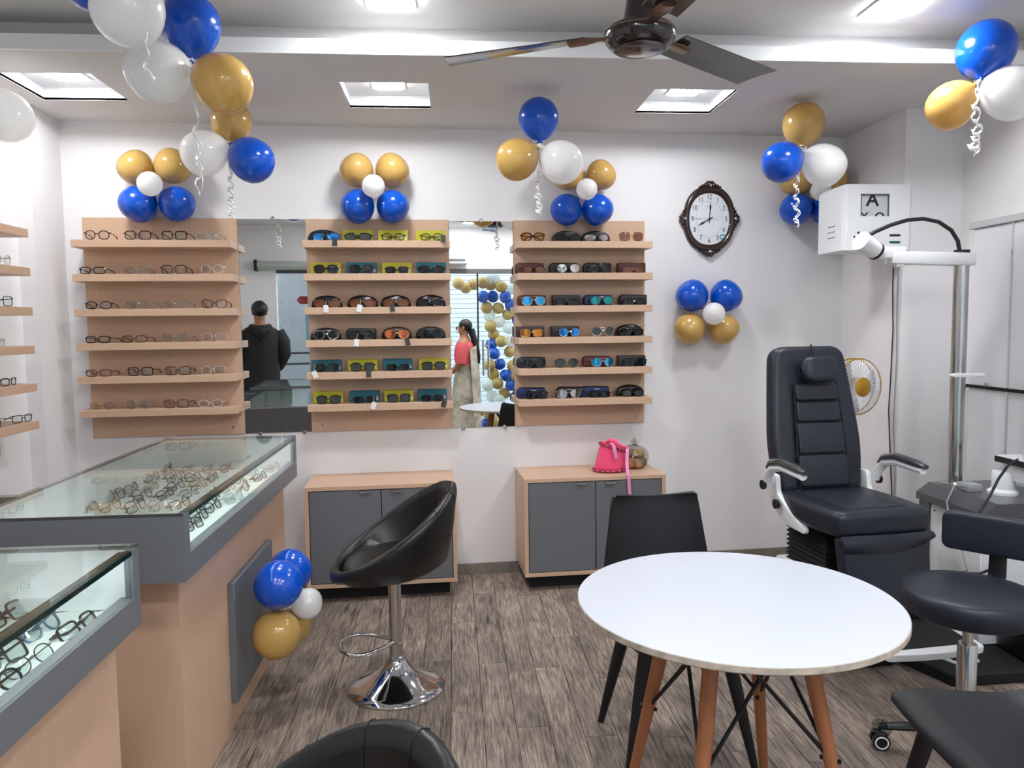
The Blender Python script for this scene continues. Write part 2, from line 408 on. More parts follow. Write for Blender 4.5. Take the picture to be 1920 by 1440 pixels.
display(*PAN[1], 'tan wooden shelf display of sunglasses with yellow and teal cards, between the mirrors')
display(*PAN[2], 'tan wooden shelf display of sunglasses with dark cases, nearest the wall clock')
t = thing('shelf_display', 'tan wooden shelf display on the side wall at the left edge', 'shelf', (-2.2, 3.42, .90), 0)
MB().box(0, .02, -.41, .40, 0, 1.222, .001, 1).build('back_panel', M_TAN, t, smooth=False)
for z in SHZ: MB().box(.02, .2, -.41, .41, z-ST-.90, z-.90, .0012, 1).build('shelf', M_TAN, t, smooth=False)
# mirrors between the displays
def mirror(s0, s1, z0, z1, clips, label):
    t = wthing('wall_mirror', label, 'mirror', (s0+s1)/2, 0, z0); w = (s1-s0)/2
    MB().box(-w, w, -.005, -.0005, 0, z1-z0).build('mirror_glass', M_MIRROR, t, smooth=False)
    for x, top in clips:
        z = z1-z0+.004 if top else -.004
        MB().lathe([(0, 0), (.011, 0), (.012, .004), (.012, .012), (.008, .016), (0, .017)], 14, Matrix.Translation((x-(s0+s1)/2, 0, z)) @ Matrix.Rotation(pi/2, 4, 'X')).build('mirror_clip', M_CHR, t)
mirror(-.957, -.584, .899, 2.122, [(-.765, 1), (-.875, 0), (-.625, 0)], 'tall frameless mirror between the left and middle shelf displays')
mirror(.234, .611, .897, 2.117, [(.425, 1), (.30, 0), (.55, 0)], 'tall frameless mirror between the middle and right shelf displays')

# ================================================================== EYEGLASSES
SHAPES = {'rectangular': (.050, .032, 4.0, 0), 'round': (.047, .043, 2.1, 0), 'oval': (.050, .036, 2.2, 0), 'square': (.051, .041, 4.5, 0),
          'aviator': (.056, .047, 2.3, .5), 'wayfarer': (.053, .042, 3.4, .28), 'cat-eye': (.052, .040, 2.6, .35), 'wraparound': (.060, .038, 2.6, .2), 'butterfly': (.058, .050, 2.8, -.2)}
FRM = {'black': mat('frame_black', '121214', .22), 'brown': mat('frame_brown', '4a2f22', .25), 'tortoiseshell': mat('frame_tortoise', '5d3a20', .25, vary=.6, bscale=90),
       'grey': mat('frame_grey', '77797c', .25, metal=.3), 'silver': mat('frame_silver', 'cfd0d2', .15, metal=1), 'gold': mat('frame_gold', 'c9a25a', .18, metal=1),
       'blue': mat('frame_blue', '3f6079', .25), 'pale blue': mat('frame_pale_blue', '87a4b4', .25), 'red-brown': mat('frame_red', '6b2c26', .25), 'pink': mat('frame_pink', 'd8a7a2', .25),
       'clear': mat('frame_clear', 'c9c6bd', .2), 'gunmetal': mat('frame_gunmetal', '4a4a4d', .25, metal=.8), 'green': mat('frame_green', '5c5a3a', .25)}
def dark_lens(name, c, metal=.0, rough=.04): return mat(name, c, max(rough, .07), metal=metal, spec=.45)
LNS = {'clear': glass('lens_clear', 'e9eff0', 1.6, 1.5), 'dark': dark_lens('lens_dark', '16181a'), 'smoke': dark_lens('lens_smoke', '3c4240'), 'yellow': glass('lens_yellow', 'e5b53c', 1.2),
       'blue mirror': dark_lens('lens_blue', '2f7fd0', .75), 'sky mirror': dark_lens('lens_sky', '3fa0cf', .8), 'teal mirror': dark_lens('lens_teal', '2f8f8c', .75), 'pink mirror': dark_lens('lens_pink', 'd9784f', .8),
       'brown': dark_lens('lens_brown', '6a3f2a'), 'rose': glass('lens_rose', '9b7a76', 1.2), 'gold mirror': dark_lens('lens_goldm', 'c07a3a', .8), 'silver mirror': dark_lens('lens_silver', 'b9b6b4', .9)}
def lens_curve(shape, side, n=22, inset=0.0):
    w, h, p, drop = SHAPES[shape]; pts = []
    for k in range(n):
        a = 2*pi*k/n; c, s_ = cos(a), sin(a)
        x = abs(c)**(2/p)*(1 if c > 0 else -1)*(w/2-inset); z = abs(s_)**(2/p)*(1 if s_ > 0 else -1)*(h/2-inset)
        if drop > 0 and z < 0: x *= 1-.32*drop*(-z/(h/2))                    # narrows to the bottom
        if shape == 'cat-eye' and z > 0 and x > 0: z += .006*(x/(w/2))
        X = (x+w/2+.0085)
        pts.append(Vector((side*X, .010*(X/.065)**2*(2.2 if shape == 'wraparound' else 1), z+h/2+.002)))
    return pts
_gm = {}
def glasses_meshes(shape, thick, folded):
    k = (shape, thick, folded)
    if k in _gm: return _gm[k]
    w, h, p, drop = SHAPES[shape]
    fr = MB()
    for s_ in (-1, 1): fr.tube(lens_curve(shape, s_), thick, 6, True)
    zb = h*.66+.002
    fr.tube([(-.011, .000, zb-.003), (0, -.002, zb), (.011, .000, zb-.003)], thick*1.05, 6)
    if shape == 'aviator': fr.tube([(-.02, 0, h-.001), (0, -.002, h+.001), (.02, 0, h-.001)], thick, 6)
    xe = w+.0085; ye = .010*(xe/.065)**2*(2.2 if shape == 'wraparound' else 1); ze = h*.80
    for s_ in (-1, 1): fr.tube([(s_*(xe-.003), ye-.002, ze), (s_*(xe+.004), ye, ze), (s_*(xe+.006), ye+.005, ze)], thick*1.3, 6)
    F_ = fr.mesh('frame')
    L_ = []
    for s_ in (-1, 1):
        c = lens_curve(shape, s_, 22, thick*.3); ctr = sum(c, Vector())/len(c); ctr.y -= .0018
        L_.append(MB().add(c+[ctr], [[i, (i+1) % len(c), len(c)] for i in range(len(c))]).mesh('lens', True, 60))
    T_ = []
    for s_ in (-1, 1):
        x = s_*(xe+.006); y = ye+.005
        if folded:
            d = .012 if s_ < 0 else .007
            pts = [(x, y, ze), (x*.93, y+d, ze), (x*.5, y+d+.004, ze-.004), (-x*.35, y+d+.006, ze-.010), (-x*.72, y+d+.006, ze-.026), (-x*.80, y+d+.006, ze-.030)]
        else:
            pts = [(x, y, ze), (x, y+.05, ze-.002), (x*.985, y+.095, ze-.006), (x*.965, y+.118, ze-.018), (x*.955, y+.134, max(.003, ze-.034))]
        T_.append(MB().tube(pts, [thick*.9, thick*1.0, thick*1.05, thick*1.1, thick*1.15] + ([thick] if folded else []), 6).mesh('temple'))
    _gm[k] = (F_, L_, T_); return _gm[k]
_mc = {}
def with_mat(me, m):
    k = (me.name, m.name)
    if k not in _mc:
        c = me.copy(); c.name = me.name.split('.')[0]; c.materials.clear(); c.materials.append(m); _mc[k] = c
    return _mc[k]
def glasses(label, group, loc, rz, shape, frame, lens='clear', thick=.0017, folded=False, tilt=0.0, name=None, roll=0.0, scale=1.0):
    F_, L_, T_ = glasses_meshes(shape, thick, folded)
    sun = lens != 'clear'
    M = Matrix.Rotation(rz, 4, 'Z') @ Matrix.Rotation(tilt, 4, 'X') @ Matrix.Rotation(roll, 4, 'Y')
    t = thing(name or ('sunglasses' if sun else 'eyeglasses'), label, 'sunglasses' if sun else 'eyeglasses', loc, tuple(M.to_euler()), group)
    t.scale = (scale,)*3
    put('frame', with_mat(F_, FRM[frame]), t)
    for l in L_: put('lens', with_mat(l, LNS[lens]), t)
    for l in T_: put('temple', with_mat(l, FRM[frame]), t)
    return t
NTH = ['leftmost', 'second from left', 'third from left', 'rightmost']
def col(frame, lens): return frame
# left display: open clear eyeglasses, four to a shelf
P1 = [[('black', 'round', 186), ('black', 'wayfarer', 262), ('black', 'square', 330), ('pale blue', 'rectangular', 394)],
      [('black', 'rectangular', 177), ('grey', 'rectangular', 259), ('brown', 'square', 330), ('clear', 'round', 401)],
      [('black', 'oval', 189), ('grey', 'square', 262), ('grey', 'oval', 333), ('brown', 'cat-eye', 406)],
      [('black', 'rectangular', 187), ('tortoiseshell', 'rectangular', 256), ('grey', 'cat-eye', 331), ('pink', 'square', 405)],
      [('red-brown', 'rectangular', 189), ('black', 'square', 267), ('tortoiseshell', 'square', 338), ('clear', 'square', 403)],
      [('gold', 'oval', 196), ('grey', 'round', 263), ('red-brown', 'square', 334), ('clear', 'oval', 399)]]
for r, row in enumerate(P1):
    for c, (fc, sh, px) in enumerate(row):
        s = atw(px-3, [440, 503, 570, 635, 697, 760][r], .155)[0]
        thick = .0026 if fc in ('black', 'tortoiseshell', 'brown', 'red-brown') else .0014
        glasses('%s %s eyeglasses, %s on the %s shelf of the left wall display' % (fc, sh, NTH[c], ORD[r]), 'eyeglasses on the left wall display',
                wp(s, .166, SHZ[r]+.001), WB+random.uniform(-.12, .12), sh, fc, 'clear', thick, scale=1.05)
# side wall rack at the left edge
LW = [(('black', 'oval'), 3.60), (('clear', 'round'), 3.66), (('black', 'square'), 3.63), (('clear', 'rectangular'), 3.58), (('black', 'rectangular'), 3.66), (('black', 'rectangular'), 3.75)]
for r, ((fc, sh), y) in enumerate(LW):
    for q in range(2):
        yy = y-.24*q
        glasses('%s %s eyeglasses, %s on the %s shelf of the side wall rack' % (fc, sh, 'nearest the room corner' if q == 0 else 'farther from the corner', ORD[r]), 'eyeglasses on the side wall rack',
                (-2.028, yy, SHZ[r]+.001), pi/2+random.uniform(-.35, .1), sh, fc, 'clear', .0018, scale=1.05)

# middle display: sunglasses leaning before coloured cards and cases
M_CARDY = mat('yellow_card', 'b9b427', .55); M_CARDT = mat('teal_card', '0f6476', .5); M_PRINT = mat('white_print', 'e4e8e6', .5)
M_TAGW = mat('white_tag', 'e9e9ea', .5); M_TAGK = mat('dark_tag', '3a3b3d', .4)
def card(colr, s, z, label, group):
    t = wthing('display_card', label, 'card', s, .075, z, group)
    MB().box(-.084, .084, -.022, .02, 0, .066, .002, 1).build('box', M_CARDY if colr == 'yellow' else M_CARDT, t)
    text('k', .03, 'printed_letter', M_PRINT, t, (.070, -.0224, .022), (pi/2, 0, 0), .0003, True)
    return t
def case(kind, colr, s, z, label, group, tilt=.0, n=.078):
    t = wthing('spectacle_case', label, 'case', s, n, z, group)
    m = {'black': mat('case_black', '1b1b1d', .42, bump=.1), 'brown': mat('case_brown', '55251f', .45, bump=.15), 'navy': mat('case_navy', '16225e', .45, bump=.1), 'dark brown': mat('case_dark_brown', '33231c', .4), 'glossy black': mat('case_gloss', '0e0e10', .12), 'mirrored black': mat('case_mirrored', '2c3a44', .1, metal=.6)}[colr]
    if kind == 'box': MB().box(-.083, .083, -.028, .028, 0, .062, .004, 2).build('shell', m, t)
    elif kind == 'soft':
        p = poly_round([(-.086, 0), (.083, 0), (.083, .060), (-.086, .064)], [.02, .006, .006, .03], 5); MB().prism(p, 0, .05, .008, 3, M=Matrix.Translation((0, .025, 0)) @ FRONT).build('shell', m, t)
    else:
        p = poly_round([(-.088, 0), (.088, 0), (.080, .048), (.03, .068), (-.03, .068), (-.080, .048)], [.012, .012, .03, .04, .04, .03], 5)
        b = MB().prism(p, 0, .056, .014, 4, M=Matrix.Translation((0, .028, 0)) @ FRONT); b.build('shell', m, t)
    MB().box(-.072, .072, -.0287, -.0277, .030, .0315).build('seam', M_BLKC, t)
    if colr == 'navy':
        b = MB(); b.box(-.006, -.001, -.0286, -.0283, .044, .049)
        for k in range(6): b.box(.001+k*.0042, .0042+k*.0042, -.0286, -.0283, .0445, .0485)
        b.build('printed_mark', M_PRINT, t)
    return t
def price_tag(parent, x, z, m, ang=0.0):
    M = Matrix.Translation((x, -.045, z)) @ Matrix.Rotation(ang, 4, 'Y')
    MB().box(-.013, .013, -.0006, .0006, -.038, 0, .0004, 1, M).build('price_tag', m, parent)
    MB().tube([(x, -.044, z), (x*.95, -.03, z+.015), (x*.9, -.004, z+.03)], .0006, 4).build('tag_string', m, parent)
def sunset(px, row, disp, c, frame, shape, lens, back, tagm=None, dx=0, ytag=0, case_dx=0, case_dx_px=None, folded=True, thick=.0024, tang=.0, scale=1.06):
    z = SHZ[row]+.0015; dn = ('middle', 'right')[disp]
    py = ([440, 500, 566, 625, 685, 745], [444, 503, 565, 622, 680, 738])[disp][row]
    s = atw(px+dx, py, .15)[0]
    where = '%s, %s shelf of the %s wall display' % (NTH[c], ORD[row], dn)
    if back:
        kind, bc = back
        sc = atw(px+(case_dx_px or 0), py, .09)[0]+case_dx
        if kind == 'card': card(bc, sc, z, '%s display card behind sunglasses, %s' % (bc, where), 'display cards on the middle wall display')
        else: case(kind, bc, sc, z, '%s %s case behind sunglasses, %s' % (bc, {'box': 'box-shaped', 'soft': 'soft', 'oval': 'rounded'}[kind], where), 'spectacle cases on the %s wall display' % dn)
    lw = {'dark': 'dark', 'smoke': 'smoke-grey', 'clear': 'clear-lens'}.get(lens, lens+'-lens')
    t = glasses('%s %s %s %s, %s' % (frame, shape, lw, 'glasses' if lens == 'clear' else 'sunglasses', where), 'sunglasses on the %s wall display' % dn,
            wp(s, .150, z), WB+random.uniform(-.08, .08), shape, frame, lens, thick, folded, 0, name='sunglasses' if lens != 'clear' else 'eyeglasses', scale=scale)
    if tagm: price_tag(t, tagm[1], .004+ytag, tagm[0], tang)
    return t
Y_, T_ = ('card', 'yellow'), ('card', 'teal')
OB = ('oval', 'glossy black')
sunset(610, 0, 0, 0, 'gunmetal', 'wraparound', 'blue mirror', ('oval', 'mirrored black'), (M_TAGK, .055), case_dx_px=-4)
sunset(671, 0, 0, 1, 'black', 'wraparound', 'smoke', Y_)
sunset(737, 0, 0, 2, 'black', 'oval', 'clear', Y_)
sunset(810, 0, 0, 3, 'black', 'oval', 'clear', Y_, (M_TAGK, .06), ytag=.02, case_dx_px=-3)
for row, cols in ((1, [(611, Y_, 'wayfarer'), (678, T_, 'wayfarer'), (744, Y_, 'rectangular'), (809, T_, 'wraparound')]),
                  (4, [(612, T_, 'wayfarer'), (680, Y_, 'wayfarer'), (746, T_, 'rectangular'), (813, Y_, 'square')]),
                  (5, [(616, Y_, 'wayfarer'), (684, T_, 'rectangular'), (748, Y_, 'square'), (811, T_, 'rectangular')])):
    for c, (px, bk, sh) in enumerate(cols):
        tg = None
        if row == 4 and c == 0: tg = (M_TAGW, -.062)
        if row == 4 and c == 1: tg = (M_TAGK, .03)
        if row == 5 and c == 3: tg = (M_TAGK, .062)
        if row == 5 and c == 1: tg = (M_TAGW, .05)
        sunset(px, row, 0, c, 'black', sh, 'smoke' if bk is Y_ and row != 1 else 'dark', bk, tg, ytag=.004, tang=-.4 if tg and tg[1] < 0 else (.3 if row == 5 else 0))
for c, px in enumerate((613, 680, 742, 808)):
    sunset(px, 2, 0, c, 'black' if c == 3 else 'brown', 'wraparound', 'dark' if c == 3 else 'brown', OB, [(M_TAGW, 0), (M_TAGW, -.01), (M_TAGK, -.02), None][c], ytag=.006, tang=(0, .25, -.15, 0)[c])
for c, (px, fr, ln, sh) in enumerate(((611, 'silver', 'dark', 'aviator'), (678, 'black', 'dark', 'wayfarer'), (744, 'gold', 'pink mirror', 'aviator'), (808, 'gunmetal', 'dark', 'aviator'))):
    sunset(px, 3, 0, c, fr, sh, ln, ('oval' if c != 1 else 'soft', 'black'), [None, (M_TAGW, -.02), (M_TAGK, .055), None][c], ytag=-.002, thick=.0014 if sh == 'aviator' else .0024, tang=(0, .1, -.2, 0)[c])
# right display
sunset(999, 0, 1, 0, 'black', 'wayfarer', 'yellow', None, folded=True, thick=.003)
sunset(1066, 0, 1, 1, 'black', 'wraparound', 'dark', ('oval', 'black'), case_dx_px=-4)
sunset(1120, 0, 1, 2, 'gunmetal', 'wraparound', 'silver mirror', ('oval', 'black'), case_dx_px=-3)
sunset(1184, 0, 1, 3, 'gold', 'butterfly', 'rose', None, folded=True, thick=.0011)
for row, cols in ((1, [(1001, 'black', 'oval', 'brown', ('soft', 'brown'), -8), (1066, 'gunmetal', 'aviator', 'silver mirror', ('soft', 'black'), -9), (1125, 'black', 'aviator', 'dark', ('soft', 'black'), -5), (1188, 'brown', 'rectangular', 'brown', ('box', 'brown'), -4)]),
                  (2, [(1001, 'silver', 'aviator', 'sky mirror', ('soft', 'brown'), -4), (1062, 'black', 'rectangular', 'dark', ('box', 'black'), 0), (1129, 'gunmetal', 'aviator', 'teal mirror', ('soft', 'navy'), -8), (1190, 'black', 'rectangular', 'dark', ('soft', 'black'), -3)]),
                  (3, [(997, 'gold', 'wayfarer', 'gold mirror', ('box', 'dark brown'), -3), (1068, 'silver', 'round', 'blue mirror', ('box', 'black'), -8), (1131, 'silver', 'aviator', 'smoke', None, 0), (1186, 'black', 'wraparound', 'dark', ('oval', 'glossy black'), -6)]),
                  (4, [(1002, 'gunmetal', 'aviator', 'dark', ('soft', 'black'), -6), (1063, 'gunmetal', 'aviator', 'smoke', None, 0), (1131, 'silver', 'aviator', 'sky mirror', ('soft', 'brown'), -12), (1192, 'black', 'wayfarer', 'dark', ('box', 'black'), -8)]),
                  (5, [(1006, 'black', 'wayfarer', 'dark', ('soft', 'navy'), -10), (1067, 'silver', 'aviator', 'silver mirror', ('soft', 'black'), 4), (1124, 'black', 'rectangular', 'dark', ('soft', 'navy'), -8), (1187, 'black', 'oval', 'smoke', ('oval', 'glossy black'), -6)])):
    for c, (px, fr, sh, ln, bk, cdx) in enumerate(cols):
        sunset(px, row, 1, c, fr, sh, ln, bk, case_dx_px=cdx, thick=.0014 if fr in ('silver', 'gold', 'gunmetal') else .0024)

# ================================================================== CABINETS
def cabinet(s0, label, strap=False):
    w = .818; d = .38; t = wthing('base_cabinet', label, 'cabinet', s0+w/2, 0, .085)
    h = .56; q = .022
    b = MB(); b.box(-w/2, w/2, -d, 0, h-q, h, .001, 1).box(-w/2, w/2, -d, 0, 0, q, .001, 1).box(-w/2, -w/2+q, -d, 0, q, h-q).box(w/2-q, w/2, -d, 0, q, h-q).box(-w/2+q, w/2-q, -.012, 0, q, h-q)
    b.build('body', M_TAN, t, smooth=False)
    for x0, x1, hx in ((-w/2+q+.004, -.0025, -.085), (.0025, w/2-q-.004, .085)):
        dr = MB().box(x0, x1, -d+.002, -d+.02, q+.004, h-q-.004, .0012, 1).build('door', M_GREY, t)
        hb = MB().box(hx-.03, hx+.03, -d-.012, -d+.004, h-q-.008, h-q-.0045).box(hx-.03, hx+.03, -d-.012, -d-.0095, h-q-.018, h-q-.006)
        hb.build('handle', M_STEEL, dr)
    MB().box(-w/2+.04, w/2-.04, -d+.08, -.01, -.085, 0).build('shade_block', M_BLKC, t, smooth=False)  # black block standing in for the shade beneath the cabinet
    return t
cabinet(-.588, 'low tan cabinet with two grey doors, partly behind the bar stool')
cabinet(.610, 'low tan cabinet with two grey doors, under the pink bag')

# ================================================================== GLASS DISPLAY COUNTERS
TZ0, TZ1 = .777, .97
def counter(label, y0, y1, xl, xr, by0, by1, bxr, near_face, wing=None):
    t = thing('display_counter', label, 'counter', (xr, y0, 0), 0)
    L = lambda x: x-xr
    D = y1-y0; wl = xl-xr; f = .036
    MB().box(L(bxr)-.50, L(bxr), by0-y0, by1-y0, 0, TZ0+.002, .001, 1).build('base', M_TAN, t, smooth=False)
    b = MB()
    b.box(-f, 0, 0, D, TZ0, TZ0+.075)                               # rail under the window
    b.box(-.02, 0, 0, f+.012, TZ0+.075, TZ1).box(-.02, 0, D-f, D, TZ0+.075, TZ1)
    b.box(wl, -f, 0, .02, TZ0, TZ1).box(wl, -f, D-.02, D, TZ0, TZ1).box(wl, wl+.02, .02, D-.02, TZ0, TZ1)
    b.box(-f, -.02, 0, .02, TZ0+.075, TZ1).box(-f, -.02, D-.02, D, TZ0+.075, TZ1)
    b.box(wl+.02, -f, .02, D-.02, TZ0, TZ0+.016)
    b.build('tray_frame', M_GREY, t, smooth=False)
    fl = MB(); nx, ny = 26, int(D/.025); rng = random.Random(3); rows = []
    for j in range(ny+1):
        rows.append([(wl+.021+(-f-.002-wl-.021)*i/nx, .021+(D-.042)*j/ny, TZ0+.040+rng.uniform(0, .007)) for i in range(nx+1)])
    fl.grid(rows); fl.build('fur_liner', M_FLUFF, t, angle=180)
    MB().box(wl+.0205, wl+.0225, .0205, D-.0205, TZ0+.045, TZ1-.001).box(wl+.0225, -.0205, .0205, .0225, TZ0+.045, TZ1-.001).box(wl+.0225, -.0205, D-.0225, D-.0205, TZ0+.045, TZ1-.001).build('white_lining', M_WHITE, t, smooth=False)
    MB().box(wl+.001, -.001, .001, D-.001, TZ1, TZ1+.008).build('glass_top', M_GLASS, t, smooth=False)
    MB().box(-.010, -.004, f+.012, D-f, TZ0+.075, TZ1-.012).build('window_pane', M_GLASS, t, smooth=False)
    MB().box(-.013, -.001, f+.012, D-f, TZ1-.012, TZ1-.0005).build('glass_edge', M_GEDGE, t, smooth=False)
    MB().box(wl, 0, -.0006, .004, TZ1-.0002, TZ1+.0086).build('edge_trim', M_STEEL, t, smooth=False)
    MB().box(wl, 0, D-.003, D+.0006, TZ1-.0002, TZ1+.0086).build('edge_trim', M_STEEL, t, smooth=False)
    MB().box(-.030, -.0135, f+.014, D-f-.002, TZ1-.008, TZ1-.001).build('fill_strip_cover', M_GEDGE, t, smooth=False)  # dark cover added to hide the fill strip from above
    MB().box(-.028, -.016, f+.03, D-f-.02, TZ1-.0095, TZ1-.0082).build('added_fill_strip', M_STRIP, t, smooth=False)  # glowing strip added to brighten the inside of the case
    if wing:
        w0, wy = wing
        MB().box(L(w0), wl, 0, .02, TZ0, TZ1).box(L(w0), wl, wy-.02, wy, TZ0, TZ1).box(L(w0), wl, .02, wy-.02, TZ1-.02, TZ1).build('wing', M_DGREY, t, smooth=False)
        MB().box(L(w0), wl, .001, wy-.001, TZ1, TZ1+.008).build('wing_top', M_GLASS, t, smooth=False)
        MB().box(L(w0)+.05, wl-.0, .14, wy-.03, 0, TZ0, .001, 1).build('wing_base', M_TAN, t, smooth=False)
    return t
far = counter('glass topped display counter with a tan base, nearer the wall shelves', 2.205, 3.78, -1.40, -.775, 2.35, 3.80, -.848, None, (-2.19, .33))
sp = MB()
sp.box(0, .024, 0, .60, 0, .455, .0015, 1)
t = thing('side_panel', 'square grey panel fixed on the counter side behind the balloons', 'panel', (-.848, 2.83, .105))
sp.build('panel', M_GREY, t)
near = counter('glass topped display counter with a tan base, in the left foreground', .95, 1.905, -1.55, -.780, .97, 1.88, -.835, None)

# eyeglasses lying on the fur in the counters
FZ = TZ0+.044
_def = [('black', 'rectangular'), ('brown', 'square'), ('grey', 'round'), ('tortoiseshell', 'square'), ('clear', 'rectangular'), ('black', 'oval'), ('pink', 'cat-eye'), ('gunmetal', 'rectangular')]
rowsF = [[(200, 640), (450, 620), (730, 620), (970, 610), (1190, 590)], [(490, 510), (790, 500), (1030, 480), (1290, 470)], [(670, 420), (880, 410), (1140, 400), (1380, 390)],
         [(880, 310), (1120, 310), (1320, 310), (1530, 300)], [(1070, 230), (1270, 225), (1490, 215), (1680, 210)]]
fcol = [['black', 'gold', 'black', 'silver', 'black'], ['black', 'grey', 'black', 'silver'], ['brown', 'pink', 'black', 'gold'], ['tortoiseshell', 'brown', 'brown', 'tortoiseshell'], ['black', 'black', 'brown', 'black']]
RN = ['nearest', 'second nearest', 'middle', 'second farthest', 'farthest']
PN = ['leftmost', 'second', 'third', 'fourth', 'fifth']
for r, row in enumerate(rowsF):
    for c, (cx, cy) in enumerate(row):
        p = atz(140+cx/5.647, 840+cy/5.647+2, FZ+.01); fc = fcol[r][c]; sh = ['rectangular', 'oval', 'square', 'round', 'rectangular'][(r*2+c) % 5]
        glasses('%s %s eyeglasses under the glass of the far counter, %s in its %s row' % (fc, sh, PN[c], RN[r]), 'eyeglasses inside the far counter', (p.x-.012, p.y, FZ), pi/2+random.uniform(-.25, .05), sh, fc, 'clear', .002, True, -.45, scale=1.05)
sideF = [(170, 1110, 'black'), (250, 1010, 'black'), (400, 900, 'black'), (420, 770, 'grey'), (560, 680, 'silver'), (640, 800, 'clear'), (770, 660, 'green'), (690, 590, 'grey'), (920, 560, 'brown'), (850, 480, 'silver'), (1070, 460, 'pink')]
for k, (cx, cy, fc) in enumerate(sideF):
    p = atz(340+cx/6, 800+cy/6+2, FZ+.01); sh = ['rectangular', 'square', 'oval', 'round'][k % 4]
    x = min(p.x, -.83)
    glasses('%s %s eyeglasses behind the far counter side window, %s from the near end' % (fc, sh, ['first', 'second', 'third', 'fourth', 'fifth', 'seventh', 'eighth', 'sixth', 'tenth', 'ninth', 'eleventh'][k]), 'eyeglasses behind the side window', (x, p.y, FZ), pi/2+random.uniform(-.25, .15), sh, fc, 'clear', .002, True, -.45, scale=1.05)
nearF = [(30, 1160, 'brown', 'square', 'brown square eyeglasses seen through the near counter top'), (100, 1180, 'blue', 'round', 'blue round eyeglasses in the near counter window'), (168, 1175, 'black', 'rectangular', 'black rectangular eyeglasses at the far end of the near counter'),
         (82, 1243, 'gunmetal', 'oval', 'thin gunmetal oval eyeglasses nearest the near counter window'), (22, 1240, 'black', 'square', 'thick black square eyeglasses at left edge in near counter'), (14, 1296, 'black', 'oval', 'black oval eyeglasses at the bottom left of the near counter window')]
for cx, cy, fc, sh, lb in nearF:
    p = atz(cx, cy, FZ+.01)
    glasses(lb, 'eyeglasses inside the near counter', (p.x-.01, p.y, FZ), pi/2+random.uniform(-.35, -.1), sh, fc, 'clear', .0013 if fc == 'gunmetal' else .0027, True, -.6, scale=1.08)

# ================================================================== BAR STOOLS
def bar_stool(label, x, y, rz, dz=0.0):
    t = thing('bar_stool', label, 'bar stool', (x, y, 0), rz, 'tub seat bar stools')
    MB().lathe([(0, .002), (.200, .002), (.202, .006), (.200, .010), (.165, .024), (.115, .050), (.075, .078), (.050, .105), (.040, .125), (0, .125)], 48).build('base', M_CHR, t, angle=60)
    MB().lathe([(0, .11), (.032, .11), (.032, .135), (.029, .138), (.029, .195), (.0265, .197), (0, .197)], 24).build('collar', M_STEEL, t)
    MB().cyl((0, 0, .19), (0, 0, .482+dz), .0265, 24).build('column', M_STEEL, t)
    loop = [(-.024, -.015, .20), (-.085, -.09, .20), (-.108, -.14, .20), (-.10, -.19, .20), (-.05, -.222, .20), (.05, -.222, .20), (.10, -.19, .20), (.108, -.14, .20), (.085, -.09, .20), (.024, -.015, .20)]
    MB().tube(loop, .0085, 10).build('footrest', M_CHR, t)
    rows_o = []; rows_i = []; n = 40; rim = []
    for k in range(n):
        w = 2*pi*k/n; cb = (1+cos(w))/2                    # 1 at the back (+y), 0 at the front
        h = .518+.322*cb**1.1+dz; wid = 1.0
        dx, dy = sin(w)*wid, cos(w)
        def P(r, z): return (dx*r, dy*r*(.98 if dy < 0 else 1.0), z)
        rows_o.append([P(0, .478+dz), P(.10, .476+dz), P(.175, .468+.035*cb+dz), P(.224, .470+.075*cb+dz), P(.248, .50*.55-.012+dz*.55+h*.45+.02*cb), P(.262, h-.045), P(.266, h-.02), P(.257, h-.002), P(.242, h+.003), P(.228, h-.004), P(.219, h-.03)])
        rows_i.append([P(.219, h-.03), P(.205, .35*h+.65*(.53+.035*cb+dz)), P(.188, .535+.037*cb+dz), P(.15, .556+.02*cb+dz), P(.08, .572+dz), P(0, .574+dz)])
        rim.append(Vector(P(.2635, h-.034)))
    tr = lambda R: [[R[k][i] for k in range(n)] for i in range(len(R[0]))]
    MB().grid(tr(rows_o), True).build('seat_shell', M_BLK, t, angle=80)
    MB().grid(tr(rows_i), True).build('seat_cushion', M_BLK, t, angle=70)
    MB().tube(rim, .0018, 5, True).build('piping', M_BLK, t)
    for k in (-6, -3, 0, 3, 6):
        kk = k % n
        ln = [Vector(p)*1.0 for p in rows_i[kk][:3]]
        c = Vector((0, 0, 0)); ln = [p-Vector((p.x, p.y, 0)).normalized()*.001 for p in ln]
        lo = [Vector(p)+Vector((p[0], p[1], 0)).normalized()*.0008 for p in rows_o[kk][5:10]]
        MB().tube(lo+ln, .0018, 5).build('stitched_seam', M_BLKC, t)
    return t
bar_stool('black tub seat bar stool with chrome base, in front of the left cabinet', -.258, 3.115, radians(-80), .012)
bar_stool('black tub seat bar stool cropped at the bottom edge, quilted back showing', -.252, 1.03, radians(-52), .018)

